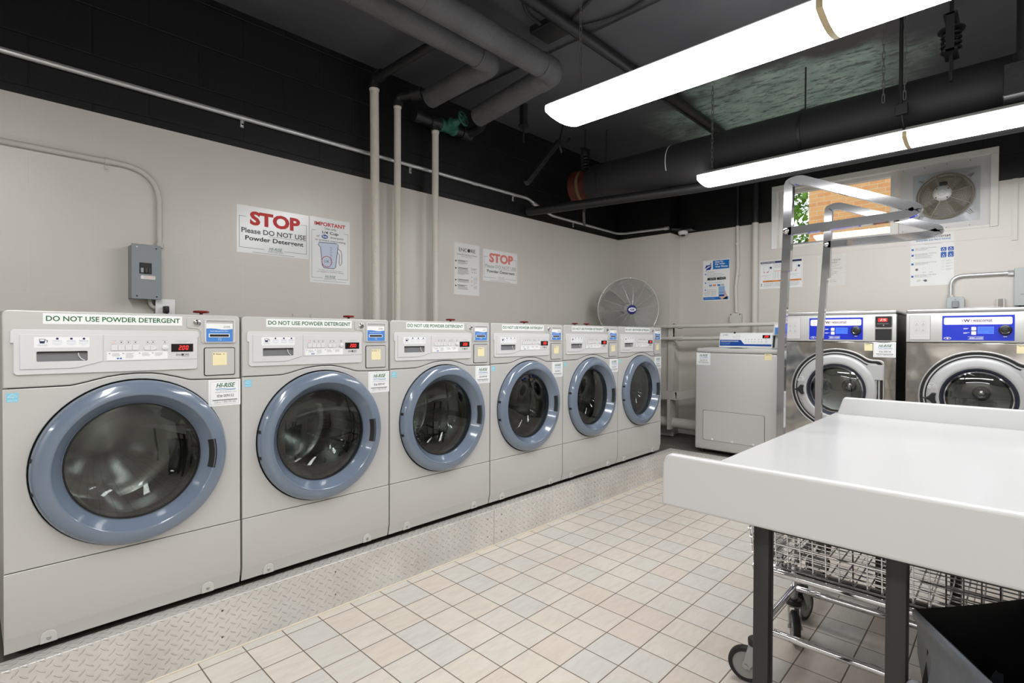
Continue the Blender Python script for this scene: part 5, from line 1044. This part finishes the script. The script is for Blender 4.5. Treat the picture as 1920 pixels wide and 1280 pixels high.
# outside
bw = MB(); bw.box((10.1, -9, -.5), (10.6, 2.60, 9), BRICK); tag(bw.build('brick_building', flat=True), 'orange brick building seen through the window', 'building')
tr = thing('leafy_tree', 'leafy green tree left of the brick building outside the window', 'tree', (12.4, 3.75, 0))
a = MB(); a.tube([(0, 0, -.3), (.05, .03, 1.5), (-.05, .1, 3.2), (.1, .05, 4.6)], [.12, .1, .07, .03], BARK, 10)
rnd = random.Random(3)
for k in range(14): z = rnd.uniform(1.6, 4.2); an = rnd.uniform(0, 6.28); a.tube([(0, 0, z), (.4 * math.cos(an), .4 * math.sin(an), z + .25), (.8 * math.cos(an), .8 * math.sin(an), z + .35)], [.03, .018, .006], BARK, 6)
a.build('trunk', tr)
V = []; F_ = []
for k in range(5200):
    u = rnd.random() ** .5; an = rnd.uniform(0, 6.28); rr = 1.2 * u; c = Vector((rr * math.cos(an), rr * math.sin(an), rnd.uniform(1.6, 5.6)))
    q = Matrix.Rotation(rnd.uniform(0, 6.28), 3, 'Z') @ Matrix.Rotation(rnd.uniform(-1, 1), 3, 'X'); l = rnd.uniform(.06, .10); n0 = len(V)
    for p in ((0, -l, 0), (l * .5, -.1 * l, .01), (.0, l, 0), (-l * .5, -.1 * l, .01)): V.append(c + q @ Vector(p))
    F_.append((n0, n0 + 1, n0 + 2, n0 + 3))
a = MB(); a.add(V, F_, LEAF); o = a.build('foliage', tr); 
tag(MB().box((5.5, -12, -.2), (25, 14, -.1), mat('outdoor_paving', S(150, 148, 142), .9)).build('ground', flat=True), kind='structure')

# ------------------------------------------------------------------ fluorescent fixtures
def chain(a, x, y, z0, z1, m, seg=.034, xf=None):
    n = max(1, int(round((z1 - z0) / seg))); s_ = (z1 - z0) / n
    for i in range(n):
        zc = z0 + (i + .5) * s_; h = s_ * .62; w0 = .0065; rr = []
        for t in range(12):
            an = t / 12 * 2 * PI; p = w0 * math.cos(an); q = h * math.sin(an) if abs(math.sin(an)) > .9 else (h - w0) * (1 if math.sin(an) > 0 else -1) + w0 * math.sin(an) if abs(math.sin(an)) > .01 else 0
            rr.append((x + (p if i % 2 else 0), y + (0 if i % 2 else p), zc + q))
        a.tube(rr, .0023, m, 5, closed=True)
CHAINM = mat('dark_chain', S(112, 110, 108), .45, .4)
FIXB = mat('fixture_metal', S(150, 149, 146), .4, .2); BAND = mat('yellowed_joint_band', S(196, 178, 140), .5)
def fixture(x0, x1, ya, yb, zb, label, chains, n=2, lens=None):
    """long wraparound light; x0..x1 wide, from ya (left end) to yb"""
    r = thing('ceiling_light', label, 'ceiling light', ((x0 + x1) / 2, (ya + yb) / 2, zb), 0, 'wraparound fluorescent lights hung on chains')
    ox, oy = (x0 + x1) / 2, (ya + yb) / 2; hw = (x1 - x0) / 2; L = abs(ya - yb); seg = L / n
    prof = [(-hw, .045), (-hw - .002, .030), (-hw, .015)] + [(-hw + 2 * hw * t / 12, .015 - .022 * math.sin(PI * t / 12) ** .8) for t in range(1, 12)] + [(hw, .015), (hw + .002, .030), (hw, .045)]
    for k in range(n):
        y0 = -L / 2 + k * seg + (.006 if k else 0); y1 = -L / 2 + (k + 1) * seg - (.006 if k < n - 1 else 0)
        a = MB(); P = len(prof); V = [(px, y0, pz) for px, pz in prof] + [(px, y1, pz) for px, pz in prof]
        F_ = [(i, i + 1, i + 1 + P, i + P) for i in range(P - 1)] + [tuple(range(P)), tuple(range(2 * P - 1, P - 1, -1))]; a.add(V, F_, lens or LENS); a.build('lens', r, ang=40)
        if k:
            b = MB(); p2 = [(px * 1.004, pz - .002) for px, pz in prof]; V = [(px, y0 - .016, pz) for px, pz in p2] + [(px, y0 + .006, pz) for px, pz in p2]; b.add(V, [(i, i + 1, i + 1 + P, i + P) for i in range(P - 1)], BAND); b.build('joint_band', r)
    a = MB(); a.box((-hw * .98, -L / 2 + .004, .0455), (hw * .98, L / 2 - .004, .052), FIXB, .001, 1); a.box((-.06, -L / 2 + .01, .05), (.06, L / 2 - .01, .085), FIXB, .002, 1); a.build('housing', r)
    for cx_, cy in chains:
        a = MB(); chain(a, cx_ - ox, cy - oy, .085 if abs(cx_ - ox) < .06 else .052, ZC - zb, CHAINM); a.build('chain', r)
    return r
fixture(2.021, 2.281, 1.713, -.725, 2.337, 'near fluorescent light hung on chains, the larger of the two in view', [(2.16, 1.60), (2.16, -.6)])
fixture(3.690, 3.950, 1.684, -.75, 2.352, 'far fluorescent light hung below the big black duct', [(3.80, 1.62), (3.76, -.62)], lens=LENS_DIM)
fixture(-.03, .23, 1.713, -.725, 2.337, 'added fluorescent fill light beside the camera, unseen', [(.10, 1.6), (.10, -.6)], lens=LENS_FILL)  # added unseen fixture, brightens the near part of the room
fixture(-2.75, -2.49, 1.713, -.725, 2.337, 'added fluorescent fill light behind the camera, unseen', [(-2.62, 1.6), (-2.62, -.6)], lens=LENS_FILL)  # another added fixture, unseen, lighting the room from behind
fixture(.35, .61, -1.2, -3.2, 2.337, 'added fluorescent fill light far to the right, unseen, nearest row', [(.48, -1.4), (.48, -3.0)])  # added unseen fixture for more light from the right side
# loose chains left hanging
for x, y, z0, lb in ((3.72, .573, 2.60, 'loose chain hanging above the joint of the far light, left of the black rod'), (3.70, .470, 2.58, 'loose chain hanging beside the black rod above the far light'), (3.60, .86, 2.97, 'short twisted chain end hanging from the ceiling below the near light joint')):
    a = MB(); chain(a, x, y, z0, ZC - .005, CHAINM, .042); a.lathe([(0, 0), (.012, 0), (.012, .006), (0, .007)], 0, 0, CHAINM, 10, xf=Matrix.Translation((x, y, ZC - .003)) @ Matrix.Rotation(PI / 2, 4, 'X')); tag(a.build('hanging_chain'), lb, 'chain', 'chains hanging from the ceiling')
a = MB(); a.cyl((3.72, .490, ZC), (3.72, .490, 2.56), .010, CONDB, 10); a.box((3.70, .455, 2.50), (3.74, .515, 2.56), CONDB, .003, 1); a.tube([(3.72, .485, 2.50), (3.74, .482, 2.46), (3.76, .478, 2.43)], .008, CONDB, 8); tag(a.build('conduit_drop'), 'black rod with a small box feeding the far light', 'conduit')

# ------------------------------------------------------------------ white folding table
r = thing('folding_table', 'large white laundry folding table with raised edges and black legs', 'table', (1.37, -.5, 0), 0)
tx = Matrix.Translation((-1.37, .5, 0))
YL, YR = .712, -2.0
a = MB()
def slab(a, P, x0, x1, m, bev):
    a.shape([P], x0, x1, m, bev, 4, xf=tx @ Matrix.Rotation(PI / 2, 4, 'Z') @ Matrix.Identity(4))
# near board: outline in (y,z); Rotation maps local x->y, outward(-y)->+x
a.shape([[(YR, .7545), (YL + .006, .7545), (YL + .004, .875)] + arc(YL - .022, .876, .024, 0, PI / 2, 6) + [(YR, .900)]], 1.361, 1.392, TABLEW, .008, 4, xf=tx @ Matrix.Rotation(PI / 2, 4, 'Z'))
a.build('front_board', r, ang=60)
a = MB(); a.xprism([(0, 0)] * 0 or [(1.385, .790), (3.262, .790), (3.262, .819), (3.245, .819), (1.40, .819), (1.385, .825)], YR, .6985, TABLEW)
V = [(tx @ Vector((y, x, z))) for x, y, z in a.V]; b_ = MB(); b_.add(V, [f[::-1] for f in a.F], TABLEW)
b_.box((1.385, YR, .765), (1.41, .690, .79), TABLEW, xf=tx); b_.box((3.22, YR, .765), (3.26, .690, .79), TABLEW, xf=tx); b_.box((1.385, .660, .765), (3.26, .690, .79), TABLEW, xf=tx); b_.build('tabletop', r)
a = MB(); a.shape([[(YR, .7545), (.70, .7545), (.694, .80), (.664, .896)] + arc(.650, .895, .012, .3, PI / 2, 4) + [(YR, .907)]], 3.243, 3.275, TABLEW, .009, 4, xf=tx @ Matrix.Rotation(PI / 2, 4, 'Z')); a.build('back_board', r, ang=60)
for (x, y) in ((1.412, .466), (1.412, .184), (3.08, .466), (3.08, .184), (1.412, -1.4), (3.08, -1.4)):
    a = MB(); a.box((x, y - .019, 0), (x + .040, y + .019, .767), LEGM, .003, 2, tx); a.box((x + .016, y - .0185, 0.0), (x + .024, y - .0215, .767), LEGM, .001, 1, tx); a.build('leg', r)
for x in (1.415, 3.085): a = MB(); a.box((x, -1.4, .735), (x + .035, .44, .766), LEGM, xf=tx); a.build('frame_rail', r)

# ------------------------------------------------------------------ wire laundry carts
TREAD = mat('grey_wheel_face', S(150, 150, 148), .4)
def caster(parent, x, y, ztop, ang, R=.062):
    """swivel caster: wheel touches the floor"""
    M = Matrix.Translation((x, y, 0)) @ Matrix.Rotation(ang, 4, 'Z'); o = .034
    f = MB(); f.cyl((0, 0, .152), (0, 0, ztop), .013, STEEL, 14, M); f.lathe([(0, 0), (.030, 0), (.031, .005), (.031, .017), (.026, .021), (0, .021)], 0, 0, RUBBER, 28, xf=M @ Matrix.Translation((0, 0, .140)) @ Matrix.Rotation(-PI / 2, 4, 'X'))
    for s_ in (-1, 1):
        y_ = s_ * .021; f.add([(-.022, y_ - .0015, .14), (.026, y_ - .0015, .14), (o + .012, y_ - .0015, R - .004), (o - .012, y_ - .0015, R - .010), (-.022, y_ + .0015, .14), (.026, y_ + .0015, .14), (o + .012, y_ + .0015, R - .004), (o - .012, y_ + .0015, R - .010)], [(0, 1, 2, 3), (7, 6, 5, 4), (0, 4, 5, 1), (1, 5, 6, 2), (2, 6, 7, 3), (3, 7, 4, 0)], STEEL, M)
    f.box((-.024, -.0225, .134), (.028, .0225, .141), STEEL, .002, 1, M); f.cyl((o, -.026, R), (o, .026, R), .008, STEEL, 10, M); c = f.build('caster', parent)
    w = MB(); WX = M @ Matrix.Translation((o, 0, R))
    w.lathe([(R - .016, -.0125), (R - .004, -.0125), (R, -.007), (R, .007), (R - .004, .0125), (R - .016, .0125)], 0, 0, RUBBER, 40, xf=WX); w.lathe([(0, -.0145), (.016, -.0145), (.018, -.011), (R - .018, -.009), (R - .015, -.0125), (R - .015, .0125), (R - .018, .009), (.018, .011), (.016, .0145), (0, .0145)], 0, 0, TREAD, 40, xf=WX)
    w.build('wheel', c)
def basket(parent, x0, x1, y0, y1, zb, zt, fl=.03):
    """wire basket, slightly flared to the top; y0 > y1 (left end first)"""
    a = MB(); H_ = zt - zb
    def ring(t, e=0): 
        f = fl * t + e; return bend([(x0 - f, y0 + f, zb + H_ * t), (x1 + f, y0 + f, zb + H_ * t), (x1 + f, y1 - f, zb + H_ * t), (x0 - f, y1 - f, zb + H_ * t), (x0 - f, y0 + f, zb + H_ * t)], .03, 4)
    for t, rr in ((0, .0034), (.12, .002), (.24, .002), (.36, .0036), (.5, .002), (.64, .002), (.78, .002), (.9, .002), (1, .0045)): a.tube(ring(t), rr, CHROME, 6)
    n = int(round((y0 - y1) / .0375))
    for i in range(n + 1):
        y = y0 + (y1 - y0) * i / n; ye = y
        a.tube([(x0 - fl, ye, zt), (x0, y, zb), (x1, y, zb), (x1 + fl, ye, zt)], .0025, CHROME, 5)
    m_ = int(round((x1 - x0) / .0375))
    for i in range(m_ + 1):
        x = x0 + (x1 - x0) * i / m_; a.tube([(x, y0 + fl, zt), (x, y0, zb), (x, y1, zb), (x, y1 - fl, zt)], .0025, CHROME, 5)
    return a.build('wire_basket', parent)
def local_cart(fn, ox, oy):
    before = set(bpy.data.objects); fn()
    for o in set(bpy.data.objects) - before:
        if o.type == 'MESH': o.data.transform(Matrix.Translation((-ox, -oy, 0)))
zf = .205
r = thing('laundry_cart', 'low chrome wire laundry cart under the white table, nearest the camera', 'laundry cart', (2.14, .28, 0), 0)
def cart1():
    Xa, Xb, Ya, Yb = 1.935, 2.338, .642, -.10
    fr = MB()
    fr.tube([(Xa, Ya, zf), (Xb, Ya, zf)], .0125, CHROME, 14); fr.tube([(Xa, Yb, zf), (Xb, Yb, zf)], .0125, CHROME, 14); fr.tube([(Xa, Ya + .01, zf), (Xa, Yb - .01, zf)], .0125, CHROME, 14); fr.tube([(Xb, Ya + .01, zf), (Xb, Yb - .01, zf)], .0125, CHROME, 14)
    for X_ in (Xa, Xb):
        for Y_ in (Ya, Yb): fr.cyl((X_, Y_, zf), (X_, Y_, .43), .011, CHROME, 12)
    for Y_ in (Ya, Yb): fr.tube([(Xa - .01, Y_, .425), (Xb + .04, Y_, .425)], .011, CHROME, 12)
    fr.tube([(Xa - .005, Ya + .02, .418), (Xa - .005, Yb - .02, .418)], .0125, CHROME, 12); fr.tube([(Xb + .035, Ya + .02, .418), (Xb + .035, Yb - .02, .418)], .011, CHROME, 12)
    fr.build('base_frame', r)
    basket(r, 1.95, 2.37, .668, -.13, .432, .66)
    caster(r, 1.935, .648, zf, 1.75); caster(r, 2.338, .642, zf, 3.55); caster(r, 1.935, -.10, zf, 2.2); caster(r, 2.338, -.10, zf, 1.2)
local_cart(cart1, 2.14, .28)
r2 = thing('laundry_cart', 'wire laundry cart with tall chrome rack poles and a black bumper, behind the table end', 'laundry cart', (2.79, .25, 0), 0)
POLEM = mat('dull_chrome', S(176, 176, 178), .07, .85)
def pole(x, y0, yt, zt, zj, tipy, tipz):
    a = MB(); h = .0145
    a.tube([(x, y0, zf), (x, y0 - .004, 1.2), (x, yt + .006, zj), (x, yt + .006, zj + .02)], h, POLEM, 4, sq=True)
    a.tube(bend([(x, yt + .008, zj - .17), (x, yt, zt - .02), (x, yt, zt), (x, yt - .04, zt + .010), (x, tipy + .05, tipz + .026), (x, tipy, tipz + .004), (x, tipy + .05, tipz - .012), (x, yt, zj)], .03, 6), h * 1.15, POLEM, 4, sq=True)
    a.cyl((x - .024, yt + .006, zj), (x + .024, yt + .006, zj), .012, CHROME, 16); a.lathe([(0, .02), (.011, .021), (.0115, .028), (.006, .031), (0, .032)], 0, 0, CHROME, 16, xf=Matrix.Translation((x, yt + .006, zj)) @ Matrix.Rotation(-PI / 2, 4, 'Z'))
    a.build('rack_pole', r2)
def cart2():
    a = MB(); X0, X1, Y0_, Y1_ = 2.47, 3.08, .70, -.15
    a.box((X0 - .02, Y1_ - .02, .20), (X0 + .012, Y0_ + .02, .235), RUBBER, .004, 1); a.box((X1 - .012, Y1_ - .02, .20), (X1 + .02, Y0_ + .02, .235), RUBBER, .004, 1); a.box((X0, Y0_ - .005, .20), (X1, Y0_ + .02, .235), RUBBER, .004, 1); a.box((X0, Y1_ - .02, .20), (X1, Y1_ + .005, .235), RUBBER, .004, 1); a.build('bumper_frame', r2)
    for X_ in (X0, X1): a = MB(); a.cyl((X_, Y1_, .21), (X_, Y1_, .44), .012, CHROME, 12); a.build('upright', r2)
    basket(r2, 2.49, 3.06, .66, -.15, .44, .62, .02)
    caster(r2, 2.49, .66, .205, -.2); caster(r2, 3.06, .70, .205, 2.4); caster(r2, 2.49, -.15, .205, .9); caster(r2, 3.06, -.15, .205, 2.0)
    pole(2.47, POLE[0][0], *POLE[0][1:]); pole(3.08, POLE[1][0], *POLE[1][1:])
POLE = ((.740, .712, 1.890, 1.682, .258, 1.702), (.740, .700, 1.885, 1.702, .244, 1.712))
local_cart(cart2, 2.79, .25)

# ------------------------------------------------------------------ fabric hamper at the lower right
FABO = mat('silver_grey_fabric', S(104, 108, 114), .38, bump=(25, .4, .004)); FABI = mat('black_fabric', S(16, 16, 18), .8, bump=(60, .3, .002))
r = thing('laundry_hamper', 'black lined silver-grey fabric hamper under the table at the lower right', 'hamper', (1.48, -.06, 0), 0)
C4 = [Vector((1.522, .162)), Vector((1.775, -.028)), Vector((1.50, -.26)), Vector((1.235, -.02))]
def loop(t, inset, n=14, wob=0.0, seed=2):
    rn = random.Random(seed); out = []; cen = Vector((1.505, -.045))
    for i in range(4):
        A, B = C4[i], C4[(i + 1) % 4]
        for k in range(n):
            s_ = k / n; p = A.lerp(B, s_); dirn = (p - cen).normalized()
            bulge = -.018 * math.sin(PI * s_) * (.8 if i == 3 else 0 if i == 0 else 1) + wob * math.sin(s_ * 9 + i * 2.1 + seed) * .012
            out.append(cen + (p - cen) * t + dirn * (bulge - inset))
    return out
def skin(levels, m, name, flip=False):
    a = MB(); V = []; F_ = []; n = len(levels[0][1])
    for z, lp in levels:
        for i, p in enumerate(lp): V.append((p.x - 1.48, p.y + .06, z(i) if callable(z) else z))
    for l in range(len(levels) - 1):
        for i in range(n):
            j = (i + 1) % n; f = (l * n + i, l * n + j, (l + 1) * n + j, (l + 1) * n + i); F_.append(f[::-1] if flip else f)
    a.add(V, F_, m); return a.build(name, r, ang=60)
zt = .60
rimz = lambda i: zt - .018 * math.sin(PI * (i % 14) / 14) * (1 if i // 14 in (3, 2) else .2)
skin([(.004, loop(.82, 0)), (.15, loop(.88, .0, wob=1)), (.35, loop(.95, 0, wob=1.6, seed=5)), (.50, loop(.985, .004, wob=1.0, seed=3)), (lambda i: rimz(i) - .035, loop(1.0, .004)), (lambda i: rimz(i) - .022, loop(1.0, -.004)), (lambda i: rimz(i) - .004, loop(1.0, -.006)), (rimz, loop(1.0, .0))], FABO, 'outer_shell')
skin([(rimz, loop(1.0, .0)), (lambda i: rimz(i) - .006, loop(.99, .008)), (lambda i: rimz(i) - .03, loop(.985, .010)), (.40, loop(.93, .014, wob=1.2)), (.2, loop(.86, .016, wob=1)), (.03, loop(.80, .016)), (.028, loop(.02, 0))], FABI, 'black_lining')
a = MB(); A = C4[3].lerp(C4[0], .66); dn_ = Vector((-.45, .89)).normalized(); al = (C4[0] - C4[3]).normalized()
hp = []
for t in range(15):
    s_ = t / 14; p = A + al * (s_ - .5) * .15 + dn_ * (.010 + .040 * math.sin(PI * s_)); hp.append((p.x - 1.48, p.y + .06, zt - .27 + .15 * math.sin(PI * s_) ** .6))
a.tube(hp, .013, mat('light_grey_webbing', S(150, 153, 158), .5), 8); a.build('strap_handle', r)
